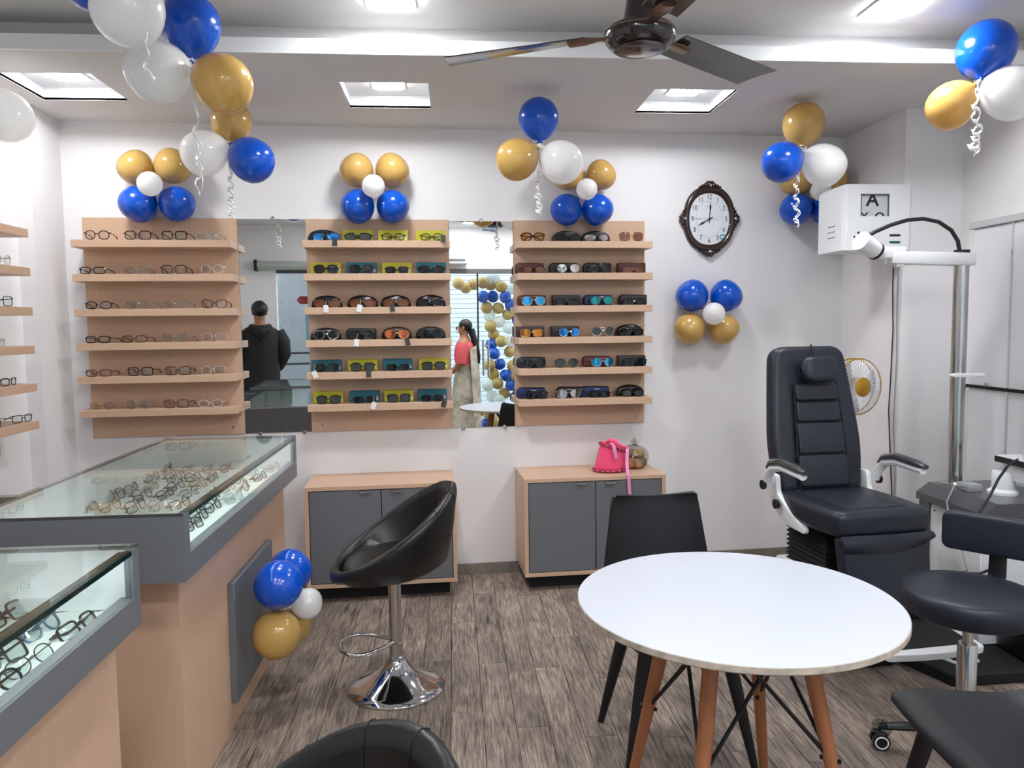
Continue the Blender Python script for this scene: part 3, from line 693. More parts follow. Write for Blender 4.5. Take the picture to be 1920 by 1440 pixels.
# ================================================================== TABLE AND PLASTIC CHAIRS
TX, TY, TZT, TR = .764, 2.0, .745, .433
t = thing('round_table', 'round white table with chipped pale edge on four wooden legs', 'table', (TX, TY, 0))
MB().lathe([(0, TZT-.02), (TR-.004, TZT-.02), (TR, TZT-.016), (TR, TZT-.002), (TR-.0015, TZT-.0012), (0, TZT-.0012)], 96).build('edge_band', mat('worn_edge', 'c9bdae', .6, vary=.5, bscale=25), t, angle=30)
MB().lathe([(0, TZT-.0012), (TR-.002, TZT-.0012), (TR-.0026, TZT), (0, TZT)], 96).build('tabletop', mat('white_melamine', 'cfd4df', .3), t, angle=30)
la = [radians(a) for a in (142, 232, 322, 52)]
feet = [Vector((.335*cos(a), .335*sin(a), 0)) for a in la]; tops = [Vector((.175*cos(a), .175*sin(a), TZT-.022)) for a in la]
for f_, p_ in zip(feet, tops):
    MB().tube([f_, f_.lerp(p_, .7), p_], [.0125, .021, .022], 14).build('leg', M_LEG, t)
for i in range(4):
    j = (i+1) % 4
    for (p, q) in ((feet[i].lerp(tops[i], .50), tops[j]*1.0), (feet[j].lerp(tops[j], .50), tops[i]*1.0)):
        q = Vector((q.x*.9, q.y*.9, TZT-.03)); MB().cyl(p, q, .0055, 8).build('brace_rod', M_ROD, t)
    p = feet[i].lerp(tops[i], .5); o_ = Vector((p.x, p.y, 0)).normalized()
    MB().cyl(p-o_*.026, p+o_*.026, .006, 8).build('bolt', M_ROD, t)
def plastic_chair(label, x, y, rz):
    t = thing('plastic_chair', label, 'chair', (x, y, 0), rz, 'black plastic chairs at the round table')
    prof = [(-.215, .438, .185), (-.205, .452, .200), (-.12, .452, .212), (0, .444, .215), (.10, .442, .212), (.165, .455, .210), (.200, .490, .208), (.222, .56, .204), (.238, .65, .194), (.252, .74, .180), (.262, .81, .170), (.266, .842, .162), (.266, .850, .146)]
    rows = []
    for i, (yy, z, w) in enumerate(prof):
        r = []
        for k in range(15):
            u = -1+2*k/14; c = u*u
            back = max(0, min(1, (z-.47)/.2)); seat = 1-back
            r.append((u*w, yy-.038*back*c, z+.014*seat*c*(1 if i > 1 else .5)+(.010*c if i > 10 else 0)-(.004*(1-c) if i > 9 else 0)))
        rows.append(r)
    MB().grid(rows, thick=.011).build('seat_shell', M_BLKP, t, angle=60)
    MB().box(-.15, .15, -.13, .13, .415, .436, .01, 2).build('seat_frame', M_BLKP, t)
    for sx in (-1, 1):
        for sy in (-1, 1):
            p = Vector((sx*.135, sy*.12-.0, .428)); q = Vector((sx*.220, sy*.195+.005, 0))
            MB().tube([q, q.lerp(p, .6), p], [.0125, .023, .026], 10).build('leg', M_BLKP, t)
    return t
plastic_chair('black plastic chair tucked under the far side of the white table', .762, 2.565, radians(2))
plastic_chair('black plastic chair cropped at the bottom right corner', 1.395, 1.765, radians(-97))

# ================================================================== CLINIC STOOL
cx, cy = aty(1815, 1250, 2.42).x, 2.42
t = thing('clinic_stool', 'round black padded stool with a backrest, chrome column and castors', 'stool', (cx-.012, cy-.01, 0), 0)
z0 = .59
MB().lathe([(0, z0-.088), (.185, z0-.088), (.207, z0-.075), (.213, z0-.035), (.210, z0-.008), (.200, z0), (.15, z0+.004), (0, z0+.005)], 48).build('seat', M_NAVY, t, angle=60)
MB().cyl((0, 0, .36), (0, 0, z0-.08), .017, 16).build('piston', M_STEEL, t)
MB().lathe([(0, .10), (.031, .10), (.031, .395), (.028, .40), (0, .40)], 24).build('column', M_STEEL, t)
MB().lathe([(0, .07), (.045, .07), (.045, .115), (.03, .125), (0, .125)], 20).build('hub', M_BLKP, t)
M_WRAP = glass('clear_wrap', 'c9cac8', 3.0, 1.5, .15)
for k in range(5):
    a = radians(164+72*k-144+72); d = Vector((cos(a), sin(a), 0)); e = d*.27
    MB().tube([d*.03+Vector((0, 0, .095)), d*.15+Vector((0, 0, .088)), e+Vector((0, 0, .078))], [.024, .022, .017], 10, flat=.7).build('leg', M_BLKP, t)
    w = MB(); s_ = Vector((-d.y, d.x, 0))
    for q in (-1, 1): w.cyl(e+s_*(q*.008)+Vector((0, 0, .029)), e+s_*(q*.026)+Vector((0, 0, .029)), .029, 22)
    w.cyl(e+Vector((0, 0, .03)), e+Vector((0, 0, .08)), .008, 10)
    wh = w.build('castor', M_BLKP, t)
    MB().tube([e+s_*.0268+Vector((.0205*cos(u)*d.x, .0205*cos(u)*d.y, .029+.0205*sin(u))) for u in [2*pi*i/24 for i in range(24)]], .0028, 6, True).build('castor_ring', M_WHITE, wh)
    rng = random.Random(k); wb = MB(); wb.ball(e*.985+Vector((0, 0, .072)), (.034, .034, .026), 12, 8)
    wb.v = [(x+rng.uniform(-.005, .005), y+rng.uniform(-.005, .005), z+rng.uniform(-.004, .004)) for x, y, z in wb.v]
    wb.build('plastic_wrap', M_WRAP, t)
ba = radians(40); bd = Vector((cos(ba), sin(ba), 0)); bp = Matrix.Translation(bd*.33) @ Matrix.Rotation(ba-pi/2, 4, 'Z')
bm_ = MB(); rows = []
MB().prism(rrect(.40, .145, .03), -.025, .028, .014, 4, M=bp @ Matrix.Translation((.02, 0, .705)) @ FRONT).build('backrest', M_NAVY, t)
MB().tube([bd*.10+Vector((0, 0, z0-.095)), bd*.26+Vector((0, 0, z0-.09)), bd*.355+Vector((0, 0, z0-.04)), bd*.365+Vector((0, 0, .72))], [.03, .03, .03, .028], 10, flat=.35).build('back_bracket', M_BLKP, t)

# ================================================================== EXAMINATION CHAIR
t = thing('examination_chair', 'dark blue padded examination chair with headrest and white armrest brackets', 'chair', (1.735, 3.24, 0), radians(6))
def pad(poly, y0, y1, bev, M=None, seg=4): return MB().prism(poly, y0, y1, bev, seg, M=(M or Matrix()) @ FRONT)
# seat
MB().prism(poly_round([(-.215, -.285), (.225, -.285), (.245, -.05), (.22, .2), (-.22, .2), (-.245, -.05)], [.05, .05, .1, .03, .03, .1], 5), .615, .725, .032, 5).build('seat_cushion', M_NAVY, t, angle=60)
MB().prism(poly_round([(-.15, -.23), (.15, -.23), (.16, .16), (-.16, .16)], .03), .722, .729, .003, 2).build('seat_panel', M_NAVY, t)
# backrest, leaning back
BK = Matrix.Translation((0, .19, .70)) @ Matrix.Rotation(radians(-12), 4, 'X')
pad(poly_round([(-.205, 0), (.205, 0), (.235, .22), (.205, .52), (.185, .70), (-.185, .70), (-.205, .52), (-.235, .22)], [.03, .03, .2, .2, .07, .07, .2, .2], 6), -.055, .035, .032, BK, 5).build('backrest', M_NAVY, t, angle=60)
for z_a, z_b in ((.03, .175), (.182, .325), (.332, .425), (.432, .51)):
    wa = .125-.02*(z_a/.5)
    pad(rrect(2*wa, z_b-z_a, .012, 3), .048, .064, .008, BK @ Matrix.Translation((0, 0, (z_a+z_b)/2)), 3).build('back_segment', M_NAVY, t, angle=60)
MB().tube([BK @ Vector((s_*.128, -.055, z)) for s_, z in ((-1, .02), (-.98, .2), (-.86, .52))], .004, 6).build('piping', M_BLKC, t)
MB().tube([BK @ Vector((s_*.128, -.055, z)) for s_, z in ((1, .02), (.98, .2), (.86, .52))], .004, 6).build('piping', M_BLKC, t)
hb = MB(); rows = []
for i in range(13):
    v = -1+2*i/12; r = []
    for k in range(24):
        w = 2*pi*k/24; c_, s_ = cos(w), sin(w); p_ = .55
        zz = (abs(s_)**p_)*(1 if s_ > 0 else -1); yy = (abs(c_)**p_)*(1 if c_ > 0 else -1)
        e_ = max(.02, 1-abs(v)**5)**.5
        r.append((v*.092, yy*.034*e_, zz*.062*e_))
    rows.append(r)
hb.grid(rows, True, M=BK @ Matrix.Translation((.0, -.098, .572))); hb.build('headrest', M_NAVY, t, angle=80)
MB().tube([BK @ Vector((-.0, -.057, .64)), BK @ Vector((0, -.05, .70))], .004, 6).build('headrest_strap', M_BLKC, t)
# armrests
M_WRAPPAD = mat('wrapped_pad', '3a3c40', .22, coat=.5, bump=.6, bscale=60)
for s_ in (-1, 1):
    A = [(s_*.275, .175, .755), (s_*.283, .16, .80), (s_*.285, .115, .842), (s_*.285, .03, .858), (s_*.285, -.135, .848)]
    br = MB().tube(A, [.024, .024, .022, .02, .018], 10, flat=.8).build('arm_bracket', M_WHITEM, t)
    Pd = [(s_*.285, .155, .838), (s_*.286, .115, .868), (s_*.286, .03, .884), (s_*.286, -.10, .876), (s_*.286, -.15, .868)]
    MB().tube(Pd, [.014, .026, .027, .026, .016], 12, flat=.7).build('arm_pad', M_WRAPPAD, t, angle=70)
    MB().cyl((s_*.292, .175, .755), (s_*.305, .175, .755), .022, 18).build('pivot_cap', M_BLKP, t)
    MB().prism(poly_round([(.225, .80), (.16, .80), (.15, .72), (.03, .65), (-.08, .61), (-.08, .585), (.06, .59), (.2, .65), (.24, .71)], .02, 3), -.012, .012, .003, 2, M=Matrix.Translation((s_*.232, 0, 0)) @ Matrix(((0, 0, 1, 0), (1, 0, 0, 0), (0, 1, 0, 0), (0, 0, 0, 1)))).build('side_plate', M_WHITEM, t)
    MB().cyl((s_*.256, .12, .675), (s_*.27, .12, .675), .022, 18).build('pivot_cap', M_BLKP, t)
# lift, bellows, base
b = MB()
rows = []
for i in range(21):
    z = .40+.215*i/20; e_ = .012*(i % 2); w, d0, d1 = .165-e_, -.12+e_, .20-e_
    rows.append([(-w, d0, z), (w, d0, z), (w, d1, z), (-w, d1, z)])
b.grid(rows, True); b.build('bellows', M_BLKC, t, smooth=False)
MB().prism([(-.19, -.14), (.19, -.14), (.19, .24), (-.19, .24)], .03, .40, .012, 2).build('pedestal', M_WHITEM, t)
MB().box(-.16, .16, .02, .22, .60, .64).box(-.02, .19, .16, .2, .54, .62).build('seat_support', M_BLKC, t, smooth=False)
MB().prism(poly_round([(-.25, -.16), (.17, -.16), (.17, .30), (-.25, .30)], .03), 0, .035, .006, 1).build('base_plate', M_BLKC, t)
# leg rest with its cover and footplate
LR = Matrix.Translation((0, -.245, .615)) @ Matrix.Rotation(radians(-9), 4, 'X')
pad(poly_round([(-.185, -.335), (.185, -.335), (.205, 0), (-.205, 0)], .02), -.02, .045, .016, LR).build('leg_rest', M_NAVY, t, angle=60)
rows = []
for i in range(7):
    v = i/6; rows.append([(-.21+.42*u-(0), -.045-.018*sin(pi*v)*(.6+.4*sin(7*u+1)), .005-.075*v*(1-.65*(abs(2*u-1)**2 if u > .5 else .2*abs(2*u-1)))) for u in [k/16 for k in range(17)]])
MB().grid(rows, thick=.004, M=LR).build('cover_flap', M_NAVY, t, angle=80)
FPM = Matrix.Translation((.02, -.44, .265)) @ Matrix.Rotation(radians(6), 4, 'X')
b = MB(); ol = poly_round([(-.21, -.13), (0, -.15), (.21, -.13), (.20, .12), (-.20, .12)], [.02, .2, .02, .01, .01], 4)
b.prism(ol, -.028, 0, .004, 2, M=FPM); b.build('footplate', M_WHITEM, t)
MB().prism(poly_round([(-.175, -.10), (.175, -.10), (.17, .125), (-.17, .125)], .01), .0, .004, .001, 1, M=FPM).build('footplate_mat', M_BLKC, t)

# ================================================================== REFRACTION UNIT
UX, UY = 2.36, 3.10
t = thing('refraction_unit', 'grey topped white instrument unit with a steel pole by the right wall', 'medical unit', (UX, UY, 0))
M_UTOP = mat('unit_top_grey', '47484c', .3, coat=.3)
b = MB(); prof = [(-.065, .62), (-.065, .655), (.0, .70), (.36, .70), (.36, .62)]
b.prism(prof, -.49, .0, M=FRONT); b.build('top', M_UTOP, t, smooth=False)
MB().box(-.045, .36, .04, .46, .055, .62, .003, 1).build('body', M_WHITEM, t)
MB().box(-.055, -.045, .40, .48, .055, .62).build('corner_post', M_UTOP, t, smooth=False)
for y_, z_ in ((.06, .585), (.37, .585), (.06, .15)): MB().cyl((-.0475, y_, z_), (-.0445, y_, z_), .005, 10).build('screw', M_BLKP, t)
MB().prism(poly_round([(-.43, .04), (-.335, -.225), (.365, -.20), (.365, .5), (-.43, .5)], [.02]*5, 3), 0, .05, .006, 1).build('floor_plate', M_BLKC, t)
pm = thing
PX, PY = .095, .45
MB().lathe([(0, .70), (.07, .70), (.07, .706), (.045, .712), (0, .712)], 24, Matrix.Translation((PX, PY-.015, 0))).build('pole_collar', M_STEEL, t)
MB().cyl((PX, PY-.015, .70), (PX, PY-.015, 1.80), .034, 28).build('pole', M_STEEL, t)
b = MB(); b.prism(rrect(.16, .018, .008), 0, .03, .003, 1, M=Matrix.Translation((PX+.02, PY-.04, 1.238)) @ FRONT)
b.build('pole_clip', M_WHITEM, t)
MB().box(PX-.37, PX+.05, PY-.055, PY+.02, 1.765, 1.825, .006, 2, M=Matrix.Translation((PX, PY, 1.8)) @ Matrix.Rotation(radians(1.5), 4, 'Y') @ Matrix.Translation((-PX, -PY, -1.8))).build('arm', M_WHITEM, t)
MB().lathe([(0, 1.825), (.035, 1.825), (.035, 1.84), (0, 1.84)], 20, Matrix.Translation((PX, PY-.015, 0))).build('arm_cap', M_BLKP, t)
for q in range(3): MB().cyl((PX+.05, PY-.04, 1.78+.012*q), (PX+.054, PY-.04, 1.78+.012*q), .004, 8).build('screw', M_BLKP, t)
l2 = MB().box(PX-.43, PX-.30, PY-.05, PY-.01, 1.80, 1.855, .006, 2).box(PX-.345, PX-.305, PY-.045, PY-.015, 1.76, 1.81).build('second_arm', M_WHITEM, t)
h0 = Vector((PX-.425, PY-.05, 1.815)); hd = Vector((-.86, -.30, .42)).normalized()
lamp = MB().tube([h0, h0+hd*.035, h0+hd*.036, h0+hd*.15], [.03, .036, .040, .046], 22).build('reading_lamp', M_WHITEM, t)
MB().tube([h0+hd*.035, h0+hd*.048], [.0425, .0425], 22).build('lamp_ring', M_BLKP, lamp)
MB().tube([h0+hd*.12+Vector((.0, -.02, .03))] + [aty(px, py, 3.52)-Vector((UX, UY, 0)) for px, py in ((1622, 446), (1640, 435), (1670, 422), (1700, 413), (1730, 410), (1760, 416), (1784, 432), (1796, 452), (1800, 476))], .0095, 10).build('gooseneck_cable', M_BLKP, t)
b = MB(); b.lathe([(0, .70), (.065, .70), (.065, .712), (.048, .725), (.048, .80), (.044, .806), (0, .806)], 28, Matrix.Translation((.17, .20, 0))); b.build('swivel_column', M_WHITEM, t)
MB().box(.03, .10, .24, .33, .70, .735, .004, 2).build('power_box', mat('pale_grey_box', 'a9acb2', .35, metal=.3), t)
# instrument table on the unit's swivel arm
b = MB().box(.15, .362, -.14, .24, .845, .873, .003, 1); b.build('instrument_table', M_BLKP, t)
MB().box(.152, .362, -.138, .238, .873, .876).build('table_laminate', M_WHITE, t, smooth=False)
MB().box(.18, .36, .02, .20, .765, .845, .006, 2).build('table_arm', M_WHITEM, t)
MB().tube([aty(px, py, yy)-Vector((UX, UY, 0)) for px, py, yy in ((1908, 862, 3.2), (1890, 873, 3.15), (1872, 898, 3.12), (1856, 930, 3.10), (1840, 955, 3.08), (1828, 972, 3.07), (1815, 1000, 3.06))], .006, 8).build('black_cable', M_BLKP, t)
MB().tube([Vector((.05, .28, .72)), Vector((-.02, .27, .725)), Vector((-.075, .24, .66)), Vector((-.085, .20, .58)), Vector((-.11, .08, .50)), Vector((-.15, -.02, .42)), Vector((-.22, .02, .36))], .0045, 8).build('grey_cable', mat('grey_cable', '8c8e92', .4), t)
MB().tube([Vector((-.16, .0, .40)), Vector((-.10, -.03, .405)), Vector((.02, .03, .41))], .006, 8).build('black_cable', M_BLKP, t)
MB().box(.03, .36, -.17, .03, .05, .29, .025, 3).build('base_cover', M_BLKP, t)
# pedal on the floor plate
b = MB(); b.prism(poly_round([(-.02, -.10), (.05, -.10), (.06, .05), (-.05, .08)], .01), .05, .085, .008, 2, M=Matrix.Translation((-.24, -.02, 0)))
tp = thing('foot_pedal', 'black foot pedal with a white edge on the black floor plate', 'pedal', (UX-.24, UY-.03, .05), radians(24))
MB().prism(poly_round([(-.04, -.10), (.04, -.10), (.05, .08), (-.05, .08)], .012), .006, .042, .008, 2).build('pedal', M_BLKP, tp)
MB().prism(poly_round([(-.06, -.115), (.06, -.115), (.06, .10), (-.06, .10)], .012), 0, .006).build('pedal_plate', M_WHITEM, tp)
# covered instrument standing on the table
t = thing('covered_instrument', 'instrument under a white plastic dust cover at the right edge', 'instrument', (UX+.285, UY+.05, .8765))
rows = []; rng = random.Random(5)
for i in range(13):
    z = .50*i/12; r = []
    for k in range(28):
        w = 2*pi*k/28; rr = (.118+.008*sin(5*w)+.005*sin(11*w+z*20))*(1-.18*(z/.5))*(1 if z < .42 else sqrt(max(.05, 1-((z-.42)/.09)**2)))
        r.append((rr*cos(w), rr*.8*sin(w), z))
    rows.append(r)
rows.append([(.01*cos(2*pi*k/28), .01*sin(2*pi*k/28), .505) for k in range(28)])
MB().grid(rows, True).build('dust_cover', mat('dust_cover', 'dfe3e8', .35), t, angle=80)
MB().box(-.08, .08, -.07, .07, 0, .02, .004, 1).build('instrument_base', M_BLKP, t)

# ================================================================== ACUITY CHART BOX AND WIRES
pA = aty(1590, 347, 3.97); pB = aty(1700, 467, 3.97)
bw, bh, bd_ = XA-.004-pA.x, pA.z-pB.z+.01, .26
t = thing('chart_projector', 'white eye test chart box with a lit letter window on the wall', 'eye chart', (pA.x, 3.97, pB.z-.005))
wx0, wx1, wz0, wz1 = bw*.21, bw*.665, bh*.515, bh*.855
fr = MB(); d_ = .014
fr.box(0, wx0, 0, d_, 0, bh).box(wx1, bw, 0, d_, 0, bh).box(wx0, wx1, 0, d_, 0, wz0).box(wx0, wx1, 0, d_, wz1, bh)
fr.box(-.004, bw, d_, d_+.008, .0, bh-.004)
fr.build('front_panel', M_WHITEM, t, smooth=False)
MB().prism([(0, -.0), (0, bh), (-.012, bh), (-.03, bh-.02), (-.03, 0)], -bd_, -.004, M=FRONT).box(-.003, bw, d_+.008, bd_-.001, .001, bh-.004, .004, 1).build('housing', M_WHITEM, t, smooth=False)
MB().box(wx0-.001, wx1+.001, .0115, .0135, wz0-.03, wz1+.0).build('chart_film', mat('chart_film', 'c9cdd0', .4), t, smooth=False)
for q0, q1, r0_, r1_ in ((wx0, wx1, wz1-.006, wz1), (wx0, wx0+.005, wz0, wz1), (wx1-.005, wx1, wz0, wz1)): MB().box(q0, q1, -.001, .006, r0_, r1_).build('window_lip', M_DGREY, t, smooth=False)
M_INK = mat('black_ink', '18191b', .5)
wc = (wx0+wx1)/2
text('A', .098, 'chart_letter', M_INK, t, (wc-.008, .0113, wz1-.031), (pi/2, 0, 0), .0003, True, 1.05)
text('Y', .06, 'chart_letter', M_INK, t, (wc-.052, .0113, wz0-.002), (pi/2, 0, 0), .0003, True, 1.15)
text('O', .06, 'chart_letter', M_INK, t, (wc+.034, .0113, wz0-.002), (pi/2, 0, 0), .0003, True, 1.15)
for ux, uz in ((.155, .265), (.095, .20), (.215, .20)): MB().cyl((bw*ux+.01, -.001, bh*uz), (bw*ux+.01, .002, bh*uz), .007, 14).build('button', M_BLKP, t)
MB().prism(rrect(.062, .012, .006), 0, .002, M=Matrix.Translation((bw*.77, .0005, bh*.225)) @ FRONT).build('red_filter', mat('red_filter', '3a1a1a', .2), t)
MB().prism(rrect(.062, .012, .006), 0, .002, M=Matrix.Translation((bw*.77, .0005, bh*.12)) @ FRONT).build('green_filter', mat('green_filter', '1f5a38', .2), t)
MB().box(bw*.40, bw*.44, -.001, .003, bh*.055, bh*.085).build('socket', M_BLKP, t, smooth=False)
for q in range(3): MB().box(-.0312, -.0295, .07, .15, .075+.03*q, .079+.03*q).build('vent_slot', M_DGREY, t, smooth=False)
def wire(label, pts, r, m): return tag(MB().tube(pts, r, 7).build('wall_cable', m), label, 'cable', 'cables from the chart box')
wire('thin black cable hanging down the wall from the eye chart box', [Vector((XA-.012, aty(px, 500, 4.12).y-.0+.0, atx(px, py, XA-.012).z)) if False else Vector((XA-.010, 4.10+dy, z)) for z, dy in ((1.94, 0), (1.70, .002), (1.45, -.012), (1.2, -.002), (1.0, .01), (.80, -.012), (.6, -.035), (.45, -.05))], .0035, M_BLKP)
wire('thin grey cable beside the black one on the pillar corner', [Vector((XA-.0085, 4.055+dy, z)) for z, dy in ((1.94, .0), (1.6, .003), (1.3, -.006), (1.05, .004), (.9, .008), (.75, -.012), (.6, -.02), (.45, -.02))], .0035, MATS['grey_cable'])

# ================================================================== WALL FAN, CUPBOARD
pf = aty(1600, 724, 3.98)
t = thing('pedestal_fan', 'gold rimmed round fan half hidden behind the examination chair', 'fan', (pf.x-.005, pf.y, 0), radians(14))
fz = pf.z; M_GOLDP = mat('gold_plastic', 'c08f2c', .3, metal=.4)
R_ = .150
FM = Matrix.Translation((0, 0, fz)) @ FRONT
for zz in (-.005, .045): MB().tube([FM @ Vector((R_*cos(2*pi*k/40), R_*sin(2*pi*k/40), zz)) for k in range(40)], .0045, 6, True).build('guard_rim', M_GOLDP, t)
g = MB()
for k in range(64):
    w = 2*pi*k/64; g.tube([FM @ Vector((r*cos(w+.35*(1-r/R_)), r*sin(w+.35*(1-r/R_)), z)) for r, z in ((.05, .075), (.09, .074), (.13, .066), (R_, .045))], .0019, 4)
g2 = g.build('guard_wires', M_WHITE, t); g2['kind'] = 'stuff'
MB().lathe([(0, .07), (.05, .07), (.052, .078), (.03, .088), (0, .09)], 28, FM).build('guard_badge', M_GOLDP, t)
for k in range(3):
    w = 2*pi*k/3; bl = []
    for i in range(5):
        r = .03+.11*i/4; bl.append([FM @ Vector((r*cos(w+u), r*sin(w+u), .015+.02*(u))) for u in (-.15-.1*i/4*2, 0, .3, .6+.1*i/4)])
    MB().grid(bl, thick=.003).build('blade', mat('fan_grey_blade', '8f9296', .3), t)
MB().cyl(FM @ Vector((0, 0, -.12)), FM @ Vector((0, 0, .03)), .05, 20).build('motor', M_GOLDP, t)
MB().cyl((0, .09, .03), (0, .09, fz-.02), .014, 12).build('stand_pole', M_CHR, t)
MB().lathe([(0, 0), (.15, 0), (.15, .015), (.04, .035), (0, .035)], 28, Matrix.Translation((0, .09, 0))).build('stand_base', M_GOLDP, t)
# glossy white cupboard on the right wall
yc1 = atx(1828, 424, XB-.04).y; t = thing('wall_cupboard', 'tall glossy white cupboard with a metal strip on the right wall', 'cupboard', (XB, yc1, .05))
zt = atx(1828, 430, XB-.04).z-.05
M_GLOSSW = mat('white_lacquer', 'e9eaee', .06, coat=.8)
MB().box(-.035, 0, -1.3, 0, 0, zt, .002, 1).build('carcass', M_WHITEM, t)
MB().box(-.06, 0, -1.3, .02, zt, zt+.035, .003, 1).build('cornice', M_WALLG, t)
dy = [0, yc1-atx(1893, 700, XB-.04).y]; dy += [dy[1]*2, dy[1]*3]
for i in range(3): MB().box(-.045, -.035, -dy[i+1]+.008, -dy[i]-.002, .005, zt-.003, .001, 1).build('door', M_GLOSSW, t)
for i in (1, 2): MB().box(-.05, -.035, -dy[i]-.002, -dy[i]+.008, 0, zt).build('metal_strip', M_CHR, t, smooth=False)
zb_ = atx(1822, 724, XB-.06).z
t = thing('wall_rail', 'thin black rail running across the grey wall and the white cupboard', 'rail', (XB, 3.0, zb_))
MB().box(-.066, -.05, .45, YS-3.0-.06, -.008, .008).build('rail', M_BLKC, t, smooth=False)
MB().cyl((-.058, yc1-3.0-.15, .008), (-.058, yc1-3.0-.15, .025), .008, 10).build('rail_clip', M_CHR, t)

# ================================================================== WALL CLOCK
sc_, zc_ = atw(1332, 410, .03)
t = wthing('wall_clock', 'oval dark brown wall clock with carved frame showing eight o’clock', 'clock', sc_, 0, zc_)
M_CLK = mat('dark_walnut', '2c1814', .28, coat=.4, bump=.1); CW, CH = .163, .200
def ell(a, b, n=64): return [(a*cos(2*pi*k/n), b*sin(2*pi*k/n)) for k in range(n)]
def sp2(c): return abs(c)**.88*(1 if c > 0 else -1)
rows = []
for q, z in ((1.0, .004), (1.0, .016), (.965, .026), (.90, .031), (.84, .028), (.80, .018), (.775, .014)):
    rows.append([(CW*q*sp2(cos(2*pi*k/64)), -z, CH*q*sp2(sin(2*pi*k/64))) for k in range(64)])
MB().grid(rows, True).build('frame', M_CLK, t, angle=60)
for ax, az, hz in ((0, CH, 0), (0, -CH, 0), (CW, 0, 1), (-CW, 0, 1)):
    b = MB(); sg = 1 if (ax+az) > 0 else -1
    def O(u, v): return (ax+(sg*v if hz else u), az+(u if hz else sg*v))
    for u, v, r in ((0, .006, .022), (-.024, .004, .015), (.024, .004, .015), (-.046, -.003, .011), (.046, -.003, .011), (-.012, .018, .012), (.012, .018, .012), (-.064, -.010, .007), (.064, -.010, .007)):
        X, Z = O(u, v); b.ball((X, -.018, Z), (r, .016, r), 12, 8)
    b.build('carved_crest', M_CLK, t, angle=80)
    X, Z = O(0, -.002); MB().ball((X, -.036, Z), (.009, .006, .009), 12, 8).build('crystal', M_CHR, t)
MB().prism(ell(CW*.80, CH*.80), .006, .012, M=FRONT).build('dial', mat('dial_white', 'e3e7ec', .4), t)
MB().tube([(.085*cos(2*pi*k/48), -.0125, .108*sin(2*pi*k/48)) for k in range(48)], .0007, 4, True).build('minute_track', mat('pale_print', 'a9adb2', .5), t)
for h in range(1, 13):
    a = radians(90-30*h); text(str(h), .043, 'numeral', M_INK, t, (.107*cos(a), -.0125, .132*sin(a)), (pi/2, 0, 0), .0003, False, .78)
text('AJANTA', .010, 'dial_print', MATS['pale_print'], t, (0, -.0125, .076), (pi/2, 0, 0), .0002) if False else MB().box(-.018, .018, -.0126, -.012, .074, .079).build('dial_print', MATS['pale_print'], t, smooth=False)
def hand(nm, a, l, w, z, back=.025):
    d = Vector((sin(radians(a)), 0, cos(radians(a)))); s_ = Vector((d.z, 0, -d.x))
    pts = [-d*back-s_*w*.5, -d*back+s_*w*.5, s_*w*.4, d*l*.5+s_*w*.5, d*l*.62+s_*w*1.1, d*l, d*l*.62-s_*w*1.1, d*l*.5-s_*w*.5, -s_*w*.4]
    MB().prism([(p.x, p.z) for p in pts], z, z+.0012, M=FRONT).build(nm, M_BLKP, t, smooth=False)
hand('hour_hand', 241, .082, .006, .014); hand('minute_hand', 4, .105, .005, .0155); hand('second_hand', 271, .11, .0012, .017, .055)
MB().cyl((.0, -.012, 0), (0, -.019, 0), .005, 12).build('hand_pin', M_BLKP, t)
MB().prism(ell(.020, .016, 24), .0125, .0131, M=Matrix.Translation((.085, 0, -.108)) @ FRONT).build('blue_sticker', mat('sticker_blue', '3f8fbe', .4), t)
MB().prism(ell(.013, .008, 24), .0131, .0134, M=Matrix.Translation((.085, 0, -.108)) @ FRONT).build('sticker_center', mat('sticker_white', 'dfe8ee', .4), t)

# ================================================================== CEILING FAN
pfc = atz(1200, 66, 2.40)
t = thing('ceiling_fan', 'dark brown three blade ceiling fan with a shiny round motor', 'fan', (pfc.x, pfc.y, 2.40))
M_FAN = mat('fan_brown', '1c1312', .16, coat=.5); M_FANB = mat('fan_blade', '35302f', .2, coat=.5); M_BRZ = mat('fan_bronze', '8a6f5e', .25, metal=.8)
MB().lathe([(0, -.050), (.06, -.048), (.092, -.038), (.108, -.018), (.110, .004), (.104, .018), (.085, .028), (.05, .032), (0, .032)], 48).build('motor', M_FAN, t, angle=60)
MB().lathe([(0, -.0505), (.080, -.0455), (.082, -.0435), (.079, -.0435), (0, -.0485)], 48).build('motor_cap', M_FAN, t)
MB().tube([(.110*cos(2*pi*k/48), .110*sin(2*pi*k/48), .006) for k in range(48)], .002, 6, True).build('trim_ring', M_BRZ, t)
MB().lathe([(0, .032), (.052, .032), (.052, .05), (.045, .09), (.038, .15), (.03, .155), (0, .155)], 28).build('lower_canopy', M_FAN, t)
MB().cyl((0, 0, .15), (0, 0, .34), .013, 14).build('downrod', M_FAN, t)
MB().lathe([(0, .30), (.02, .30), (.055, .36), (.058, .40), (0, .40)], 28).build('ceiling_canopy', M_FAN, t)
